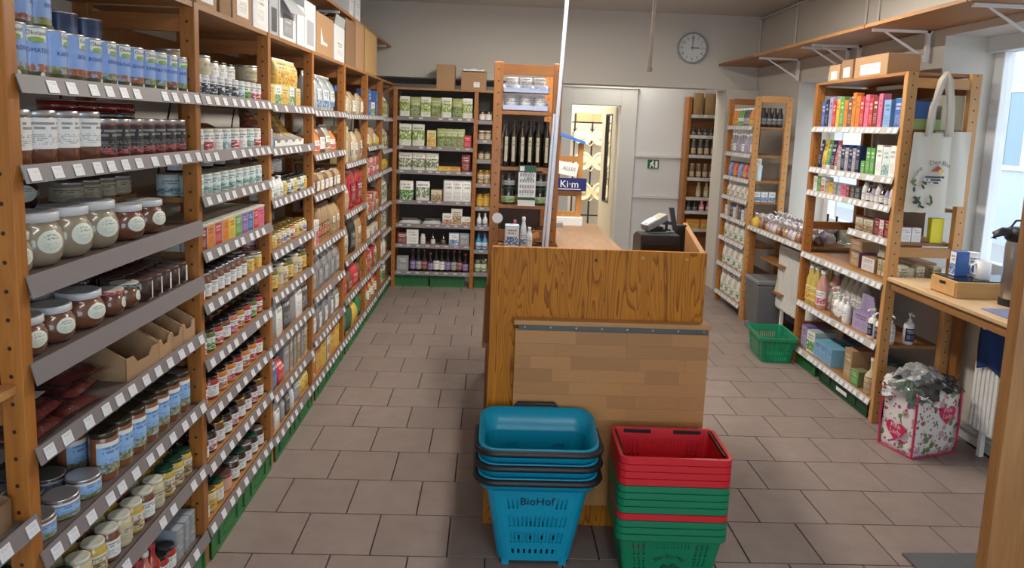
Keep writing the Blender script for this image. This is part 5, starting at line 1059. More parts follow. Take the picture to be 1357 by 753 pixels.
s.row(carton(.15, .10, .09, 'cardboard', 'p_white', 'open_carton'), 'tan carton of soaps with white print', 4.45, 4.60, 1, d=.16)
s.row(carton(.12, .12, .10, mat('violet_box', (.16, .07, .16), .5), 'p_tan', 'gift_carton'), 'violet and tan gift carton', 4.62, 4.78, 1, d=.17)
s.row(carton(.14, .12, .07, 'cardboard', 'p_tan', 'gift_carton'), 'kraft gift carton on the violet one', 4.63, 4.80, 1, d=.18, dz=.101)
s.row(carton(.15, .14, .12, 'cardboard', 'p_creampic', 'open_carton'), 'kraft carton in the rear', 4.2, 4.55, 2, d=.29)
for x in (2.43, 2.53, 2.63): tag(ob('soap_bar_box', cbox(.05, .06, .11, .002), 'p_soapbar', None, (x, 4.155, RZ[3]-.006)), 'cream soap box behind the lower end rung', 'box', 'soap boxes behind the end rung')
s = RS(4)
s.row([bottle(.042, .29, 'liquid_yellow', 'c_white', 'p_yellowpic', .45, .7, name='soap_bottle')], 'yellow dish soap bottle', 5.03, 5.19, 2, rows=2, drow=.09)
s.row(bottle(.042, .28, 'liquid_pink', 'c_white', 'p_wpink', .45, .7, name='soap_bottle'), 'pink dish soap bottle', 4.93, 5.02, 1, rows=2, drow=.09)
s.row(pump(.033, .19, 'liquid_clear', 'p_wpink'), 'clear pump bottle with pink label', 4.80, 5.14, 3, d=.10)
s.row(bottle(.044, .30, 'liquid_clear', 'c_white', 'p_white', .4, .72, name='soap_bottle'), 'tall clear refill bottle', 4.60, 4.92, 4, d=.17)
s.row(pump(.030, .18, 'c_white', 'p_white'), 'white pump bottle in a small carton', 4.56, 4.76, 3, d=.045)
s.row(open_tray(.15, .10, .09, 'cardboard_dark'), 'small brown carton around pump bottles', 4.58, 4.76, 1, d=.06)
s.row(carton(.17, .10, .12, mat('lilac_box', (.36, .26, .50), .5), 'p_lilac', 'brush_box'), 'lilac box of toothbrushes', 4.32, 4.52, 1, d=.09)
for i in range(6):
    loc, rz = s.world(4.32+i*.034, .08, .121); o = ob('toothbrush_pack', cbox(.028, .006, .12), 'c_lilac', None, loc, rz, None); o.rotation_euler = (.1, .12*(i-2), rz); tag(o, 'lilac toothbrush pack standing on the lilac box', 'toothbrush', 'toothbrush packs in the lilac box')
s.row(pump(.03, .185, 'c_white', 'p_navy', 'plastic_white', 'sun_spray'), 'white spray bottle with navy label at the front', 4.13, 4.30, 2, d=.04)
for x in (2.47,): kplace(pump(.03, .19, 'c_white', 'p_navy', 'plastic_white', 'sun_spray'), (2.52, 4.16, RZ[4]-.006), 0, 'white spray bottle with navy label at the open shelf end')
kplace(pump(.028, .18, 'liquid_clear', 'p_white'), (2.40, 4.15, RZ[4]-.006), 0, 'clear pump bottle at the open shelf end')
s = RS(5)
s.row(carton(.09, .16, .17, 'c_purple', 'p_lilac', 'tissue_pack'), 'purple tissue pack', 5.10, 5.19, 1, d=.1)
s.row(carton(.11, .16, .16, mat('mint_box', (.42, .52, .48), .5), 'p_wgreen', 'tissue_pack'), 'mint green tissue pack', 4.98, 5.095, 1, d=.1)
s.row(carton(.09, .16, .125, mat('sky_box', (.18, .42, .58), .5), 'p_lblue', 'tissue_pack'), 'sky blue tissue pack', 4.68, 4.97, 3, d=.1)
s.row(carton(.12, .14, .14, mat('deep_sky', (.08, .22, .32), .5), 'p_lblue', 'tissue_pack'), 'dark sky blue carton in the rear', 4.4, 4.95, 4, d=.27)
s.row(carton(.10, .14, .20, 'cardboard', 'p_tan', 'detergent_box'), 'tall kraft detergent box', 4.42, 4.53, 1, d=.09)
s.row(carton(.09, .08, .10, mat('olive_box', (.20, .22, .10), .6), 'p_green', 'detergent_box'), 'low olive detergent box', 4.32, 4.41, 1, d=.05)
s.row(bottle(.042, .225, 'c_cream', 'c_white', 'p_tan', .35, .55, name='cleaner_bottle'), 'cream cleaner bottle with brown label', 4.17, 4.28, 1, d=.05)
for x, ds in ((2.47, 'front'), (2.61, 'rear')):
    P('jerrycan', [('body', MB().lathe([(.055, 0), (.062, .01), (.062, .15), (.05, .18), (.02, .19)], 4).mesh(bevel=.006), mat('can_clear', (.55, .56, .54), .25, coat=.5), (0, 0, 0)), ('cap', MB().lathe([(.02, .19), (.02, .215)], 14).mesh(), 'c_dgreen', (0, 0, 0))], 'clear refill canister with green cap at the %s of the shelf end' % ds, 'canister', (x, 4.18, RZ[5]-.006), PI/4)
for y, L, m_, ds in ((5.03, .30, 'crate_green', 'short bright green crate under the cosmetics shelving'), (4.48, .64, 'crate_dark', 'long dark green crate with white label under the cosmetics shelving')):
    o = kplace(Kind('stacking_crate', 'crate', [('stacking_crate', crate_mesh(L, .30, .10), m_)], L, .1), (RX+.17, y, 0), -PI/2, ds)
    if L > .5: ob('label', bx(-.07, .07, -.1575, -.156, .03, .055), 'paper_white', o)
# boxes on top
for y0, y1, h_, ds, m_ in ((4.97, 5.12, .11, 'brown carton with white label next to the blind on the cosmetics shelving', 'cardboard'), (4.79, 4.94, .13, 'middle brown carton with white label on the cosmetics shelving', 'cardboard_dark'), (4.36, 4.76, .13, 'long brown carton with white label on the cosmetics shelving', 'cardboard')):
    cardbox(y0, y1, h_, .2, m_, ds, 'p_white', 2.33, -1, 2.061)
tag(ob('small_carton', cbox(.10, .06, .07, .002), 'p_cream', None, (2.40, 5.17, 2.061), -PI/2), 'small cream carton at the far end of the cosmetics top board', 'box')
# tote bags on the end frame
def tote(w_, h_, seed):
    rnd = random.Random(seed); n, m2 = 11, 13; mb = MB()
    for sgn in (1, -1):
        vs = []; fs = []; uv = []
        for j in range(m2):
            for i in range(n):
                p, q = i/(n-1)*2-1, j/(m2-1); e = (1-p*p)
                fold = .010*math.sin(p*5+seed+q*2.2)*(q*.6+.4)
                vs.append((p*w_/2*(1-.02*q), sgn*(.012*e*(1-.5*q))+fold, -h_*(1-q)+rnd.uniform(-.002, .002)))
        for j in range(m2-1):
            for i in range(n-1):
                f = (j*n+i, j*n+i+1, (j+1)*n+i+1, (j+1)*n+i); fs.append(f); uv.append([(0, 0)]*4)
        mb.add(vs, fs, uv, True)
    return mb.mesh()
def strap(x0, x1, z1, y, ap):
    mb = MB(); a = []; b = []
    pts = [(x0, -.02), (x0+.25*(ap-x0)-.010, z1*.42), (ap-.016, z1*.88), (ap, z1), (ap+.016, z1*.88), (x1-.25*(x1-ap)+.008, z1*.42), (x1, -.02)]
    for k, (px_, pz) in enumerate(pts):
        t = Vector((pts[min(k+1, 6)][0]-pts[max(k-1, 0)][0], 0, pts[min(k+1, 6)][1]-pts[max(k-1, 0)][1])).normalized(); nn = Vector((-t.z, 0, t.x))*.016
        a.append((px_+nn.x, y-.003*k, pz+nn.z)); b.append((px_-nn.x, y-.003*k+.006, pz-nn.z))
    vs = a+b; mb.add(vs, [(i, i+1, 8+i, 7+i) for i in range(6)], None, True); return mb.mesh()
for k, (x, y, z, ds) in enumerate(((2.455, 4.035, 1.725, 'natural canvas tote bag with printed leaves hanging on the shelving end'), (2.585, 4.058, 1.735, 'plain natural canvas tote bag hanging behind the printed one'))):
    t = thing('tote_bag', ds, 'bag', (x, y, z)); ob('body', tote(.235 if k == 0 else .22, .45 if k == 0 else .42, k+1), 'canvas', t)
    for i in range(2):
        sme = strap(*((-.03, .075, .325, -.012+i*.012, .037) if k == 0 else (-.13, -.03, .315, -.006+i*.012, -.09))); o = ob('strap', sme, 'canvas', t); md = o.modifiers.new('thick', 'SOLIDIFY'); md.thickness = .003
    if k == 0:
        R_ = .125; yf = -.0255
        def pr(name, me, m): ob(name, me, m, t)
        for tx, a0 in (('Der Bio', .12), ('grüne', -1.02)):
            pr('lettering', text_on(tx, .036, lambda x, y: (.03+(R_+y)*math.sin(x/R_+a0), yf, -.30+(R_+y)*math.cos(x/R_+a0))), 'c_dgrey')
        pr('roof_print', MB().prism([(.0, -.215), (.07, -.215), (.035, -.18)], yf-.001, yf, 'XZ').mesh(), mat('print_red', (.35, .06, .04), .7))
        o = ob('sun_print', MB().lathe([(.013, 0), (.013, .001)], 16).mesh(), mat('print_yellow', (.7, .55, .1), .7), t, (.052, yf-.001, -.215), 0, (PI/2, 0, 0))
        for r, l_ in enumerate((.12, .10, .085)): pr('printed_line', MB().add([(-.035+l_/2-l_/2, yf, -.252-r*.016), (-.035+l_, yf, -.252-r*.016), (-.035+l_, yf, -.241-r*.016), (-.035, yf, -.241-r*.016)], [(0, 1, 2, 3)], [[(.15, .15), (.85, .15), (.85, .2), (.15, .2)]]).mesh(fix=False), 'p_bw')
        rl = random.Random(5)
        for i in range(16):
            a = rl.uniform(-.4, 1.9); rr = rl.uniform(.0, .11); cx_, cz_ = -.075+rr*math.cos(a)*.9, -.395+rr*math.sin(a)*1.3; d_ = rl.uniform(-1, 3); l_, w2 = .028, .009
            if cx_ > .06 or cz_ > -.27 and cx_ > -.05: continue
            poly = [(cx_+math.cos(d_)*l_*t_-math.sin(d_)*w2*s_, cz_+math.sin(d_)*l_*t_+math.cos(d_)*w2*s_) for t_, s_ in ((-.6, 0), (-.2, .8), (.3, .7), (.7, 0), (.3, -.7), (-.2, -.8))]
            pr('leaf_print', MB().prism(poly, yf-.001-i*.00005, yf, 'XZ').mesh(), mat('leaf_%d' % (i % 3), ((.06, .09, .05), (.12, .18, .06), (.03, .05, .04))[i % 3], .8))
# ------------------------------------------------------------------ window table with drinks corner
tb_ = thing('window_table', 'pale wooden table board under the near window', 'table', (2.52, 3.45, 0))
ob('table_top', bx(-.22, .21, -.52, .615, .868, .89, .003), 'board_light_y', tb_); ob('apron', bx(-.20, -.18, -.5, .60, .82, .868), 'board_y', tb_); ob('support', bx(.17, .20, -.5, -.44, 0, .868), 'rail_wood', tb_); ob('support', bx(.17, .20, .50, .56, 0, .868), 'rail_wood', tb_)
tag(ob('placemat', bx(-.1, .12, -.22, .12, 0, .003), mat('mat_blue', (.18, .20, .34), .7), None, (2.46, 3.22, .8905)), 'blue grey placemat on the table board', 'placemat')
db = thing('drawer_box', 'bamboo drawer box holding cups on the table board', 'box', (2.545, 3.655, .8905))
ob('body', bx(-.175, .195, -.11, .11, 0, .085, .003), 'bamboo', db); ob('top_plate', bx(-.165, .185, -.10, .10, .085, .09), 'black_gloss', db); ob('drawer_front', bx(-.181, -.175, -.10, .10, .008, .078), 'bamboo', db); ob('grip_slot', bx(-.1825, -.18, -.025, .025, .055, .07), 'black', db)
P('airpot', [('body', MB().lathe([(.062, .03), (.064, .05), (.064, .30), (.058, .32)], 28).mesh(), 'steel', (0, 0, 0)), ('base', MB().lathe([(.066, 0), (.066, .035)], 28).mesh(), 'black', (0, 0, 0)), ('lid', MB().lathe([(.06, .318), (.072, .33), (.072, .37), (.06, .385), (.03, .39)], 24).mesh(), 'black', (0, 0, 0)), ('spout', MB().tube([(-.05, 0, .36), (-.10, 0, .365), (-.135, 0, .35), (-.14, 0, .33)], [.025, .022, .018, .015]).mesh(), 'black', (0, 0, 0)), ('carry_handle', MB().tube([(-.06, .0, .39), (-.04, -.0, .42), (.02, 0, .425), (.06, 0, .39)], .005).mesh(), 'black', (0, 0, 0))], 'stainless steel airpot with black pump lid by the window', 'flask', (2.585, 3.43, .8905+.0))
kplace(carton(.05, .07, .13, 'c_blue', 'p_wblue', 'coffee_box'), (2.47, 3.70, .981), -PI/2, 'blue and white box on the bamboo drawer box')
P('white_mug', [('body', MB().lathe([(.034, 0), (.038, .005), (.038, .095), (.034, .095), (.034, .01)], 20, False).mesh(), 'plastic_white', (0, 0, 0)), ('handle', MB().tube([(-.036, 0, .02), (-.062, 0, .03), (-.062, 0, .07), (-.036, 0, .08)], .005).mesh(), 'plastic_white', (0, 0, 0))], 'white mug on the bamboo drawer box', 'mug', (2.55, 3.63, .981))
P('milk_jug', [('body', MB().lathe([(.03, 0), (.03, .11), (.027, .112)], 18).mesh(), 'p_wblue', (0, 0, 0)), ('lid', MB().lathe([(.031, .11), (.031, .122)], 18).mesh(), 'plastic_white', (0, 0, 0))], 'white tin with blue print behind the mug', 'tin', (2.56, 3.73, .981))
P('water_bottle', [('body', MB().lathe([(.03, 0), (.033, .01), (.033, .15), (.028, .17), (.014, .21), (.013, .24)], 16).mesh(), 'film', (0, 0, 0)), ('cap', MB().lathe([(.015, .238), (.015, .255)], 12).mesh(), 'plastic_white', (0, 0, 0))], 'clear water bottle beside the airpot', 'bottle', (2.53, 3.28, .894))
# radiators
def radiator(name, label, x, y0, y1, z0, z1):
    t = thing(name, label, 'radiator', (x, (y0+y1)/2, 0)); L = y1-y0; mb = MB().box(.0, .05, -L/2, L/2, z0, z1)
    ob('body', mb.mesh(bevel=.004), 'radiator', t); n = int(L/.033); rib = bx(-.008, 0, -.009, .009, z0+.015, z1-.015, .002)
    for i in range(n): ob('rib', rib, 'radiator', t, (0, -L/2+L*(i+.5)/n, 0))
    ob('valve', MB().tube([(.025, -L/2-.03, z1-.06), (.025, -L/2, z1-.06)], .012).mesh(), 'plastic_white', t)
    for s_ in (-1, 1): ob('foot', bx(.015, .04, s_*(L/2-.08)-.012, s_*(L/2-.08)+.012, 0, z0), 'radiator', t)
    return t
radiator('radiator', 'white ribbed radiator under the near window with blue cloth', 2.655, 2.75, 3.74, .14, .735)
radiator('radiator', 'white ribbed radiator under the far window next to the bin', 2.46, 5.32, 6.02, .22, .76)
n = 9; vs = []; fs = []
for j in range(12):
    for i in range(n):
        q = j/11; y = 3.435+i/(n-1)*.265+.012*math.sin(q*4); sag = .05*(1-i/(n-1))*0
        vs.append((2.635+.006*math.sin(i*1.7+q*3) if j > 0 else 2.66, y, .752-q*(.255+.02*math.sin(i*.9))-(.0 if i < 6 else .0)))
for j in range(11):
    for i in range(n-1): fs.append((j*n+i, j*n+i+1, (j+1)*n+i+1, (j+1)*n+i))
o = ob('hanging_cloth', MB().add(vs, fs, None, True).mesh(), 'blue_cloth'); o.modifiers.new('thick', 'SOLIDIFY').thickness = .006; tag(o, 'dark blue cloth draped over the near radiator', 'cloth')
ob('cloth_label', bx(-.001, .001, -.014, .014, -.003, .003), 'paper_white', o, (2.626, 3.665, .705))
# ------------------------------------------------------------------ pralines shelf, bin, green basket
ps = thing('window_shelf', 'low wooden shelf of praline bags in front of the far window', 'shelf', (2.52, 5.85, 0)); PO = ps.location
rshelf(ps, 5.27, 6.40, .872, RX+.02, 2.74, .075, RX+.015); ob('support', bx(-.02, .02, -.02, .02, 0, .84), 'rail_wood', ps, (-.17, .53, 0)); ob('under_board', bx(-.10, .2, -.02, .5, -.018, 0), 'board_y', ps, (0, .03, .60)); ob('under_board', bx(-.10, .2, -.02, .5, -.018, 0), 'board_y', ps, (0, .03, .36))
def praline(c, seed):
    def mk(): return MB().lathe([(.030, 0), (.038, .012), (.036, .040), (.022, .064), (.009, .075)], 7).mesh()
    return Kind('praline_bag', 'bag', [('praline_bag', cached('prb', mk), c), ('gathered_top', cached('prg', lambda: MB().add([( (.010 if j == 0 else .038*(1+.35*math.sin(i*3.1)))*math.cos(2*PI*i/14), (.010 if j == 0 else .038*(1+.35*math.cos(i*2.3)))*math.sin(2*PI*i/14), .074 if j == 0 else .112+.012*math.sin(i*1.9)) for j in range(2) for i in range(14)], [(i, (i+1) % 14, 14+(i+1) % 14, 14+i) for i in range(14)]).mesh()), mat('cello', (.62, .58, .60), .15, coat=1)), ('ribbon', cached('prr', lambda: MB().lathe([(.011, .072), (.013, .076), (.011, .080)], 10).mesh()), 'c_lilac' if seed % 2 else 'c_white')], .072, .115)
prk = [praline(mat('praline_'+n_, c_, .2, coat=1, bump=.8, bscale=120), i) for i, (n_, c_) in enumerate(dict(brown=(.12, .05, .03), white=(.60, .56, .54), mixed=(.30, .16, .12), lilac=(.42, .36, .50), tan=(.40, .26, .14)).items())]
s = Shelf('R', .867, 'window praline shelf', .02); nm_ = ['dark brown', 'white', 'mixed', 'lilac', 'tan']
s.row([prk[i] for i in (4, 0, 2, 1, 3)], ['small tied bag of %s pralines, front row' % nm_[i] for i in (4, 0, 2, 1, 3)], 5.29, 6.38, 14, d=.05, jit=3)
s.row([prk[i] for i in (0, 1, 3, 2)], ['small tied bag of %s pralines, rear row' % nm_[i] for i in (0, 1, 3, 2)], 5.29, 6.38, 14, d=.13, dz=.0, jit=3)
s.row([prk[i] for i in (1, 3)], ['small tied bag of %s pralines, raised last row' % nm_[i] for i in (1, 3)], 5.29, 6.38, 13, d=.22, dz=.02, jit=3)
s.row(pouch(.09, .07, .09, 'c_yellow', None, 'candy_bag'), 'yellow candy bag among pralines', 6.28, 6.39, 1, d=.02)
s.row(carton(.07, .05, .12, mat('pale_green', (.55, .62, .50), .5), 'p_cream'), 'pale green carton on the window sill', 5.36, 5.75, 4, d=.38, dz=.02)
s.row(bottle(.022, .2, 'glass_dark', 'c_black', None, .35, .55), 'dark bottle standing on the window sill', 5.4, 5.7, 2, d=.32, dz=.01)
for i, (x, y) in enumerate(((2.46, 6.0), (2.52, 6.08), (2.58, 6.0))): tag(ob('wrapped_cone', MB().lathe([(.028, 0), (.024, .02), (.004, .17)], 12).mesh(), 'c_cream', None, (x, y, .3605)), 'cream paper cone on the board below pralines', 'cone', 'paper cones under the pralines')
bn = thing('pedal_bin', 'grey plastic pedal bin beside the far radiator', 'bin', (2.43, 6.16, 0))
ob('body', MB().add([(x*a, y*b, z) for z, a, b in ((0, .12, .12), (.40, .145, .15)) for x, y in ((-1, -1), (1, -1), (1, 1), (-1, 1))], [(0, 3, 2, 1), (4, 5, 6, 7)]+[(i, (i+1) % 4, 4+(i+1) % 4, 4+i) for i in range(4)]).mesh(bevel=.01), mat('bin_grey', (.11, .115, .125), .45), bn)
ob('lid', bx(-.15, .15, -.155, .155, .40, .445, .012), mat('bin_lid', (.16, .165, .175), .4), bn); ob('pedal', bx(-.16, -.11, -.04, .04, .01, .05, .004), 'bin_grey', bn)
# far cosmetics unit
fu = thing('wooden_shelving', 'narrow wooden shelving of cleaning bottles beside the white partition', 'shelving', (2.46, 6.8, 0))
ladder(fu, 6.44, RX+.025, 2.60, 2.01, .05, .035, 'post_light', 'rail_light', (.25, 1.99)); ladder(fu, 7.17, RX+.025, 2.60, 2.01, .05, .035, 'post_wood', 'rail_wood', (.25, 1.99))
FZ = [1.752, 1.50, 1.27, 1.08, .885, .67, .41, .12]
for z in FZ: rshelf(fu, 6.46, 7.15, z, RX+.005, 2.60)
def FS(k): return Shelf('R', FZ[k]-.006, '%s shelf, narrow cleaning shelving' % ORD[k])
b2 = lambda m_, lab, h=.17, r=.03, cap='c_white': bottle(r, h, m_, cap, lab, .5, .7)
FS(0).row([b2('c_orange', 'p_orpic'), b2('c_orange', 'p_orpic'), b2('c_green', 'p_wgreen'), b2('c_green', 'p_wgreen'), b2('c_dgrey', 'p_grey'), b2('c_dgrey', 'p_grey')], ['orange shower gel bottle', 'orange shower gel bottle', 'green shower gel bottle', 'green shower gel bottle', 'dark grey shower gel bottle', 'dark grey shower gel bottle'], 7.13, 6.50, 8)
FS(1).row([b2('c_grey', 'p_grey', .19), b2('c_grey', 'p_white', .19), b2('c_lilac', 'p_lilac', .18)], ['grey shampoo bottle', 'grey shampoo bottle with white label', 'lilac shampoo bottle'], 7.13, 6.50, 8)
FS(2).row([b2('c_lblue', 'p_lblue', .15, cap='c_black'), b2('c_purple', 'p_purple', .15, cap='c_black'), b2('c_orange', 'p_orpic', .15, cap='c_black'), b2('c_red', 'p_red', .15, cap='c_black')], ['light blue deodorant bottle', 'purple deodorant bottle', 'orange deodorant bottle', 'red deodorant bottle'], 7.13, 6.50, 9)
FS(3).row([b2('c_white', 'p_cream', .13), b2('c_cream', 'p_white', .13)], ['white soap bottle', 'cream soap bottle'], 7.13, 6.50, 9)
FS(4).row([carton(.06, .06, .10, 'c_white', 'p_white'), carton(.06, .06, .13, 'cardboard', 'p_tan'), carton(.06, .06, .12, 'c_blue', 'p_navy')], ['white sponge carton', 'kraft sponge carton', 'blue sponge carton'], 7.13, 6.50, 8)
for k, h_ in ((5, .19), (6, .21), (7, .23)): FS(k).row([b2('c_white', 'p_wgreen', h_, .036), b2('c_cream', 'p_white', h_*.95, .036)], ['white cleaner bottle with green print', 'cream cleaner bottle'], 7.13, 6.50, 8)
for k, kd, ds, xs in ((0, b2('c_black', 'p_dgrey', .17, .027, 'c_black'), 'black bottle at the camera side end of the narrow shelving', (2.40, 2.45, 2.50, 2.55)), (3, carton(.06, .05, .09, mat('pale_sky', (.55, .68, .78), .5), 'p_wblue'), 'pale blue carton at the end of the narrow shelving', (2.39, 2.46, 2.53))):
    for x in xs: kplace(kd, (x, 6.50, FZ[k]-.006), 0, ds.replace('camera side ', 'open '), ds)
P('brush_cup', [('cup', MB().lathe([(.03, 0), (.035, .14), (.032, .14), (.028, .01)], 16, False).mesh(), mat('cup_pale', (.55, .70, .74), .4), (0, 0, 0)), ('brush_pack', bx(-.03, .02, -.01, .01, .08, .2), 'p_wblue', (0, 0, 0))], 'pale cup with a leaning brush pack', 'cup', (2.39, 6.49, FZ[2]-.006))
# wooden shelves beyond the partition
du = thing('wooden_shelving', 'brown wooden shelving with paper bags in the alcove', 'shelving', (2.68, 8.98, 0)); DO = du.location
for x in (2.37, 3.02): ob('post', bx(-.02, .02, -.11, .10, 0, 2.1), 'post_wood', du, (x-DO.x, 0, 0))
DZ = [1.885, 1.638, 1.399, 1.12, .88, .709, .491]
ob('back_panel', bx(-.31, .31, .08, .10, 0, 2.1), 'rail_wood', du)
for z in DZ:
    base = Vector((2.69, 8.98, z-.006)); sh = ob('shelf', cached('dsh', lambda: bx(-.30, .30, -.11, .08, -.018, 0)), 'board_x', du, base-DO); price_front_x(sh, 2.39, 2.99, z, 8.868, base, .11, 'price_rail_light')
def DS(k): return Shelf('D', DZ[k]-.006, '%s shelf, alcove shelving' % ORD[k])
DS(0).row(pouch(.13, .08, .27, mat('kraft', (.30, .18, .08), .8), None, 'paper_bag'), 'tall kraft paper bag', 2.40, 2.98, 4)
DS(1).row(b2('c_black', 'p_dgrey', .10, .028, 'c_black'), 'short black bottle', 2.40, 2.98, 8)
DS(2).row(bottle(.03, .20, 'c_dgrey', 'c_tan', 'p_tan', .6, .8, name='candle_box'), 'tall dark candle with tan label', 2.41, 2.98, 7)
DS(3).row(bottle(.032, .18, 'c_brown', 'c_tan', 'p_tan', .6, .8, name='candle_box'), 'tall brown candle with tan label', 2.41, 2.98, 7)
DS(4).row(b2('c_tan', 'p_cream', .19, .03, 'c_tan'), 'tan honey bottle', 2.5, 2.98, 5)
DS(5).row(b2('c_black', 'p_dgrey', .12, .03, 'c_black'), 'dark bottle in the row', 2.40, 2.55, 2)
DS(5).row(b2('c_pink', 'p_wpink', .13, .03, 'c_white'), 'pink lotion bottle', 2.56, 2.98, 5)
DS(6).row(carton(.17, .12, .12, 'c_orange', 'p_orpic'), 'orange carton', 2.40, 2.95, 3)
# green shopping basket beside the cosmetics shelving
def slot_basket(w0, d0, w1, d1, h, c, fslots, sslots, z0=0.):
    """tapered basket sheet with real slots. fslots: (t0,t1,v0,v1) on front and back, sslots on the sides"""
    per = []; vc = sorted({0., 1.} | {v for s_ in fslots+sslots for v in s_[2:]})
    def side(k, slots):
        ts = sorted({-1., 1.} | {t for s_ in slots for t in s_[:2]}); return [(k, t) for t in ts]
    seq = []
    for k, sl in ((0, fslots), (1, sslots), (2, fslots), (3, sslots)):
        seq += side(k, sl)
        for a in (1, 2, 3): seq.append((k+.5, a/4))
    def pos(k, t, v):
        w_, d_ = (w0+(w1-w0)*v)/2, (d0+(d1-d0)*v)/2; z = z0+h*v
        if k == int(k):
            k = int(k); return ((t*(w_-c), -d_), (w_, t*(d_-c)), (-t*(w_-c), d_), (-w_, -t*(d_-c)))[k]+(z,)
        k = int(k); cx, cy = ((w_-c, -(d_-c)), (w_-c, d_-c), (-(w_-c), d_-c), (-(w_-c), -(d_-c)))[k]; a = -PI/2+k*PI/2+t*PI/2
        return (cx+c*math.cos(a), cy+c*math.sin(a), z)
    n = len(seq); mb = MB(); vs = [pos(k, t, v) for v in vc for k, t in seq]; fs = []
    for j in range(len(vc)-1):
        vm = (vc[j]+vc[j+1])/2
        for i in range(n):
            a, b = seq[i], seq[(i+1) % n]; hole = False
            if a[0] == b[0] and a[0] == int(a[0]):
                tm = (a[1]+b[1])/2; hole = any(s_[0] < tm < s_[1] and s_[2] < vm < s_[3] for s_ in (fslots if int(a[0]) % 2 == 0 else sslots))
            if not hole: fs.append((j*n+i, j*n+(i+1) % n, (j+1)*n+(i+1) % n, (j+1)*n+i))
    mb.add(vs, fs); mb.add(vs[:n], [tuple(reversed(range(n)))])
    return mb.mesh()
def loop(w_, d_, c, z, n=5, zr=0.):
    p = []
    for cx, cy, a0 in ((w_/2-c, -d_/2+c, -PI/2), (w_/2-c, d_/2-c, 0), (-w_/2+c, d_/2-c, PI/2), (-w_/2+c, -d_/2+c, PI)):
        for i in range(n+1): a = a0+PI/2*i/n; y = cy+c*math.sin(a); p.append((cx+c*math.cos(a), y, z+zr*(y/d_+.5)))
    return p
def lip(w_, d_, c, z0, z1, out, inn):
    """moulded rim: outer skirt, flat top, inner edge"""
    L = [loop(w_-.004, d_-.004, c, z0), loop(w_+out*.55, d_+out*.55, c+out/4, z0), loop(w_+out, d_+out, c+out/2, z0+.005), loop(w_+out, d_+out, c+out/2, z1), loop(w_-inn, d_-inn, c, z1), loop(w_-inn, d_-inn, c, z1-.01)]
    n = len(L[0]); vs = [q for l in L for q in l]; fs = []
    for j in range(len(L)-1):
        for i in range(n): fs.append((j*n+i, j*n+(i+1) % n, (j+1)*n+(i+1) % n, (j+1)*n+i))
    return MB().add(vs, fs).mesh(fix=True)
gs = []
for g0 in (-.86, .56):
    for i in range(3):
        for v0, v1 in ((.08, .26), (.30, .48), (.52, .78)): gs.append((g0+i*.11, g0+i*.11+.06, v0, v1))
gs += [(-.46+i*.077, -.43+i*.077, .68, .78) for i in range(12)]
ss = [(-.8+i*.15, -.72+i*.15, v0, v1) for i in range(11) for v0, v1 in ((.08, .26), (.30, .48), (.52, .78))]
hb_me = slot_basket(.335, .215, .395, .265, .195, .02, gs, ss); hb_lip = lip(.395, .265, .022, .167, .195, .022, .0)
hb_handle = MB().tube([(-.15, 0, .0), (-.14, 0, .0), (.14, 0, 0), (.15, 0, 0)], .007, 6).mesh()
mat('basket_red', (.62, .015, .025), .35); mat('basket_green', (.005, .20, .09), .35)
def hand_basket(m_, label, loc, rz=0, group=None, handles=True, sc=None):
    t = thing('shopping_basket', label, 'basket', loc, rz, group); o = ob('body', hb_me, m_, t); o.modifiers.new('thick', 'SOLIDIFY').thickness = .0025
    o = ob('rim', hb_lip, m_, t)
    if handles:
        ob('handle', bx(-.155, -.045, -.004, .004, -.014, 0, .002), 'black', t, (0, .127, .190)); ob('handle', bx(.045, .155, -.004, .004, -.014, 0, .002), 'black', t, (0, .127, .190))
        ob('handle', bx(-.004, .004, -.09, .12, -.012, 0, .002), 'black', t, (.188, 0, .191)); ob('handle', bx(-.004, .004, -.10, .12, -.012, 0, .002), 'black', t, (-.188, 0, .191))
    if sc: t.scale = (sc,)*3
    return t
seqc = ['green', 'green', 'green', 'red', 'green', 'green', 'green', 'green', 'red', 'red', 'red', 'red']
pos_ = ['lowest', 'second lowest', 'third from the bottom', '', 'just above the single red one', 'second above the single red one', 'third above the single red one', 'directly below the red ones', 'lowest of the upper four', 'second of the upper four', 'third of the upper four', 'topmost']
for i, c in enumerate(seqc):
    lb = 'single red shopping basket between green ones in the stack' if i == 3 else '%s %s shopping basket of the red and green stack' % (pos_[i], c) if i in (0, 1, 11) else '%s shopping basket in the stack, %s' % (c, pos_[i])
    t = hand_basket('basket_'+c, lb, (.712, 2.635, i*.0272), -.02, 'stacked hand baskets', i == 11)
    if i == 0:
        A = lambda x, y: ((.075+y)*math.sin(x/.075), -.1075-.128*(.02+(.075+y)*math.cos(x/.075))-.0035, .02+(.075+y)*math.cos(x/.075))
        ob('lettering', text_on('Der Bio Hof', .022, lambda x, y: A(x, y)), mat('print_dgreen', (.003, .07, .035), .5), t)
        ob('emblem', MB().prism([(-.04, .04), (-.02, .065), (.0, .055), (.015, .07), (.04, .05), (.03, .035), (.01, .045), (-.01, .035), (-.03, .045)], -.1195, -.1165, 'XZ').mesh(), 'print_dgreen', t)
hand_basket('basket_green', 'single green shopping basket on the floor beside the cosmetics shelving', (2.17, 5.33, 0), PI/2-.08, None, False, 1.0)
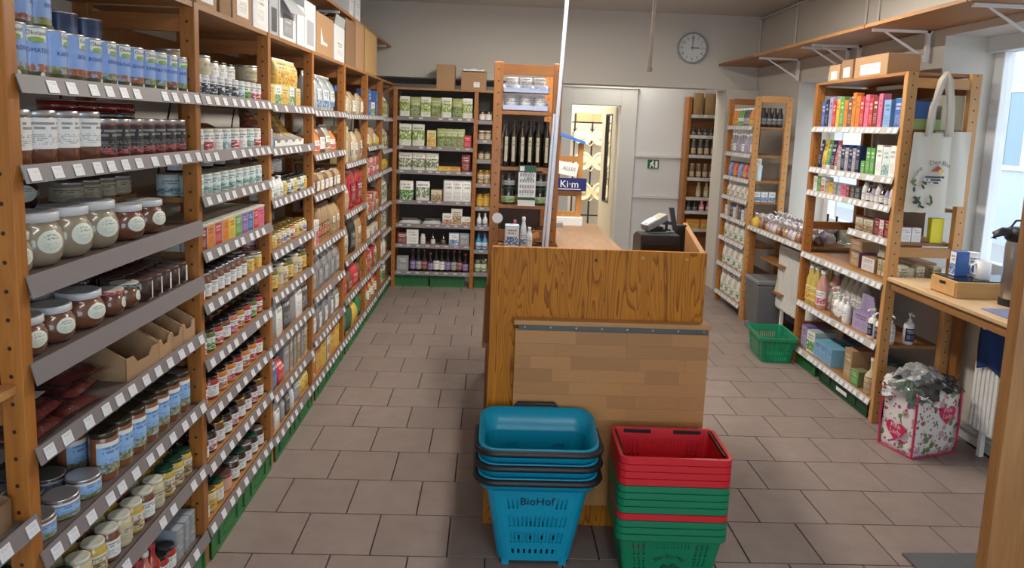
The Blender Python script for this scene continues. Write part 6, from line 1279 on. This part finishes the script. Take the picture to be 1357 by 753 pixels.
# blue trolley baskets
fsl = [(-.80+i*.115, -.74+i*.115, .70, .84) for i in range(3)]+[(.52+i*.115, .58+i*.115, .70, .84) for i in range(3)]+[(-.84+i*.128, -.77+i*.128, .46, .60) for i in range(14)]+[(-.84+i*.128, -.77+i*.128, .24, .38) for i in range(14)]+[(-.84+i*.21, -.76+i*.21, .09, .15) for i in range(8)]
tsl = [(-.7+i*.16, -.62+i*.16, v0, v0+.12) for i in range(9) for v0 in (.24, .46, .70)]
tr_me = slot_basket(.285, .165, .395, .245, .32, .045, fsl, tsl, .025)
mat('trolley_blue', (.002, .29, .45), .3)
def trolley_rim():
    L = [loop(.40, .25, .05, .335, zr=.0), loop(.445, .285, .07, .335, zr=.03), loop(.455, .295, .07, .385, zr=.05), loop(.44, .28, .066, .388, zr=.05), loop(.395, .245, .05, .335, zr=0)]
    n = len(L[0]); vs = [q for l in L for q in l]; fs = []
    for j in range(len(L)-1):
        for i in range(n): fs.append((j*n+i, j*n+(i+1) % n, (j+1)*n+(i+1) % n, (j+1)*n+i))
    return MB().add(vs, fs, None, True).mesh()
rim_me = trolley_rim()
hp = [p for p in loop(.468, .308, .075, .372, 6) if p[1] < .09]
hp = sorted([p for p in hp if p[0] > 0], key=lambda p: -p[1]) ; hp = hp+[(-x, y, z) for x, y, z in reversed(hp)]
th_me = MB().tube(hp, .013, 8).mesh()
rearh = MB().tube([(-.085, .15, .43), (-.075, .152, .447), (.075, .152, .447), (.085, .15, .43)], .008, 8).mesh()
for i, ds in enumerate(('lowest blue trolley basket with lettering in the stack', 'middle blue trolley basket of the stack', 'topmost blue trolley basket of the stack')):
    t = thing('trolley_basket', ds, 'basket', (.208, 2.675, i*.0565), .0, 'stacked blue trolley baskets')
    o = ob('body', tr_me, 'trolley_blue', t); o.modifiers.new('thick', 'SOLIDIFY').thickness = .003
    ob('rim', rim_me, 'trolley_blue', t); ob('front_handle', th_me, 'black', t); ob('rear_handle', rearh, 'black', t)
    for x in (-.11, .11): ob('wheel', MB().tube([(x-.012, .05, .022), (x+.012, .05, .022)], .022, 12).mesh(), 'black', t); ob('foot', bx(x-.014, x+.014, -.075, -.05, .0, .03), 'trolley_blue', t)
    for x in (-.08, .08): ob('back_rib', bx(x-.012, x+.012, -.004, .004, .06, .33), 'trolley_blue', t, (0, .108, 0), 0, (-.13, 0, 0))
    if i == 0: ob('lettering', text_on('BioHof', .045, lambda x, y: (x, -.0825-.125*(.243+y)-.0045, .268+y)), 'black', t)
# floral bag with plastic film
fb = thing('carrier_bag', 'white woven carrier bag with flowers and pink hearts on the floor', 'bag', (2.385, 3.75, 0), math.radians(19)); bw, bd, bh = .155, .105, .37
def bagside(pts): return pts
rb = random.Random(11); nb = 6; vs = []; fs = []
ringc = [(-bw, -bd), (bw, -bd), (bw, bd), (-bw, bd)]
for j in range(9):
    q = j/8
    for k in range(4):
        (xa, ya), (xb, yb) = ringc[k], ringc[(k+1) % 4]
        for i in range(nb):
            t_ = i/nb; x, y = xa+(xb-xa)*t_, ya+(yb-ya)*t_; bl_ = 1+.05*math.sin(q*3.0+k)*(1 if 0 < i else .3)+rb.uniform(-.012, .012)*(q > 0)
            vs.append((x*bl_, y*bl_, bh*q*(1-.10*(math.sin(i*1.3+k*2)*.5+.5)*(q > .9))))
for j in range(8):
    for i in range(4*nb): fs.append((j*4*nb+i, j*4*nb+(i+1) % (4*nb), (j+1)*4*nb+(i+1) % (4*nb), (j+1)*4*nb+i))
mbb = MB().add(vs, fs, None, True); mbb.add(vs[:4*nb], [tuple(reversed(range(4*nb)))])
def floral():
    m = bpy.data.materials.new('floral'); m.use_nodes = True; nt = m.node_tree; b = nt.nodes['Principled BSDF']; L = nt.links.new
    tc = N(nt, 'ShaderNodeTexCoord'); out = None; prev = (.72, .70, .69)
    for sc_, thr, c_ in ((16, .36, (.52, .34, .40)), (19, .33, (.16, .26, .09)), (27, .28, (.45, .05, .13)), (42, .28, (.14, .11, .12))):
        mp = N(nt, 'ShaderNodeMapping'); mp.inputs['Location'].default_value = (sc_, sc_*.3, 1); L(tc.outputs['Object'], mp.inputs[0]); v = N(nt, 'ShaderNodeTexVoronoi'); v.inputs['Scale'].default_value = sc_; L(mp.outputs[0], v.inputs[0])
        lt = N(nt, 'ShaderNodeMath', operation='LESS_THAN'); lt.inputs[1].default_value = thr; L(v.outputs[0], lt.inputs[0])
        ns = N(nt, 'ShaderNodeTexNoise'); ns.inputs['Scale'].default_value = 9; L(mp.outputs[0], ns.inputs[0]); g2 = N(nt, 'ShaderNodeMath', operation='GREATER_THAN'); g2.inputs[1].default_value = .47; L(ns.outputs[0], g2.inputs[0]); mu = N(nt, 'ShaderNodeMath', operation='MULTIPLY'); L(lt.outputs[0], mu.inputs[0]); L(g2.outputs[0], mu.inputs[1])
        mx = N(nt, 'ShaderNodeMix', data_type='RGBA'); mx.inputs[7].default_value = (*c_, 1); L(mu.outputs[0], mx.inputs[0])
        if out is None: mx.inputs[6].default_value = (*prev, 1)
        else: L(out, mx.inputs[6])
        out = mx.outputs[2]
    L(out, b.inputs['Base Color']); b.inputs['Roughness'].default_value = .3; MATS['floral'] = m
floral()
o = ob('body', mbb.mesh(), 'floral', fb); o.modifiers.new('thick', 'SOLIDIFY').thickness = .002
mat('piping', (.50, .02, .08), .5); mat('heart', (.55, .02, .10), .5)
for x, y in ringc[:2]+ringc[3:]: ob('piping', MB().tube([(x*1.01, y*1.01, 0), (x*1.05, y*1.05, bh*.5), (x*1.02, y*1.02, bh*.95)], .006, 6).mesh(), 'piping', fb)
ob('piping', MB().tube([(-bw*1.01, bd, .004), (-bw*1.01, -bd*1.01, .004), (bw, -bd*1.01, .004)], .005, 6).mesh(), 'piping', fb)
hpts = [(.062*.0625*16*math.sin(a)**3, .062*.0625*(13*math.cos(a)-5*math.cos(2*a)-2*math.cos(3*a)-math.cos(4*a))) for a in [2*PI*i/32 for i in range(32)]]
for x, z, sc_, f_ in ((.06, .23, .95, 0), (.0, .12, 1.0, 1)):
    pl = [(a*sc_+x, b_*sc_+z) for a, b_ in hpts]
    if f_ == 0: fn = lambda x, y: (x, -bd*1.075-.004, y)
    else: fn = lambda x, y: (-bw*1.06-.004, -x, y)
    me_ = MB().add([fn(*q) for q in pl], [tuple(range(32))]).mesh(fix=False); ob('heart_print', me_, 'heart', fb)
    off = (lambda p: (p[0], p[1]-.001, p[2])) if f_ == 0 else (lambda p: (p[0]-.001, p[1], p[2]))
    for k_, w_ in enumerate(('Pink', 'Lady')): ob('lettering', text_on(w_, .038*sc_, lambda x_, y_: off(fn(x_+x, y_+z+.012-k_*.032))), mat('heart_text', (.75, .6, .62), .5), fb)
def crumple(r, seed):
    """crumpled sheet of film: sharp random folds, drooping at its edge"""
    rn = random.Random(seed); n = 15; fo = [(rn.uniform(0, PI), rn.uniform(14, 34)/r*.1, rn.uniform(0, 6), rn.uniform(.15, .4)) for _ in range(5)]; vs = []; fs = []
    for j in range(n):
        for i in range(n):
            p, q = i/(n-1)*2-1, j/(n-1)*2-1; z = 0
            for a, k, ph, am in fo: z += am*abs(((p*math.cos(a)+q*math.sin(a))*k*r+ph) % 2-1)
            vs.append((p*r*1.15+rn.uniform(-.1, .1)*r, q*r*1.15+rn.uniform(-.1, .1)*r, r*(.75*z-.55*(p*p+q*q))))
    for j in range(n-1):
        for i in range(n-1): fs.append((j*n+i, j*n+i+1, (j+1)*n+i+1, (j+1)*n+i))
    return MB().add(vs, fs).mesh(fix=False)
mat('film_grey', (.22, .23, .23), .2, coat=.8); mat('film_black', (.02, .02, .022), .22, coat=.6); mat('film_white', (.45, .46, .46), .25, coat=.6); mat('film_green', (.08, .11, .09), .25, coat=.6)
for x, y, z, r, m_, ds, rt in ((2.30, 3.69, .34, .085, 'film_green', 'crumpled dark green plastic film in the floral carrier bag', .3), (2.33, 3.80, .35, .10, 'film_white', 'crumpled whitish plastic film in the floral carrier bag', 1), (2.40, 3.78, .39, .11, 'film_grey', 'crumpled grey plastic film bulging from the floral carrier bag', 2), (2.48, 3.80, .35, .09, 'film_black', 'crumpled black plastic film in the floral carrier bag', 3), (2.40, 3.72, .345, .09, 'film_black', 'folded black film at the front of the floral carrier bag', 5)):
    tag(ob('plastic_film', crumple(r, int(r*1000)+int(rt*10)), m_, None, (x, y, z), 0, (.3*math.sin(rt*3), .35*math.cos(rt*2), rt)), ds, 'plastic film')
# ------------------------------------------------------------------ foreground post and floor mat
P('door_post', [('post', bx(0, .13, -.03, .03, 0, 2.2, .003), 'pine_post', (0, 0, 0)), ('rear_batten', bx(.04, .13, .03, .055, 0, 2.2, .003), 'pine_post', (0, 0, 0))], 'knotty pine post standing next to the floor mat', 'post', (1.383, 1.83, 0), -.25)
tag(ob('floor_mat', bx(-.55, .55, -.9, .0, 0, .009, .003), mat('mat_grey', (.11, .116, .126), .95, bump=1., bscale=160), None, (2.27, 2.735, .0005), .03), 'dark grey carpet floor mat at the entrance', 'mat')
# cables on the wall behind the top shelves of the left run
tag(ob('power_cable', MB().tube([(-1.47, 2.3, 1.93), (-1.46, 2.6, 1.90), (-1.45, 2.8, 1.865), (-1.45, 3.0, 1.87), (-1.46, 3.1, 1.89)], .006, 6).mesh(), 'black'), 'black cable sagging along the wall behind the top shelves', 'cable')
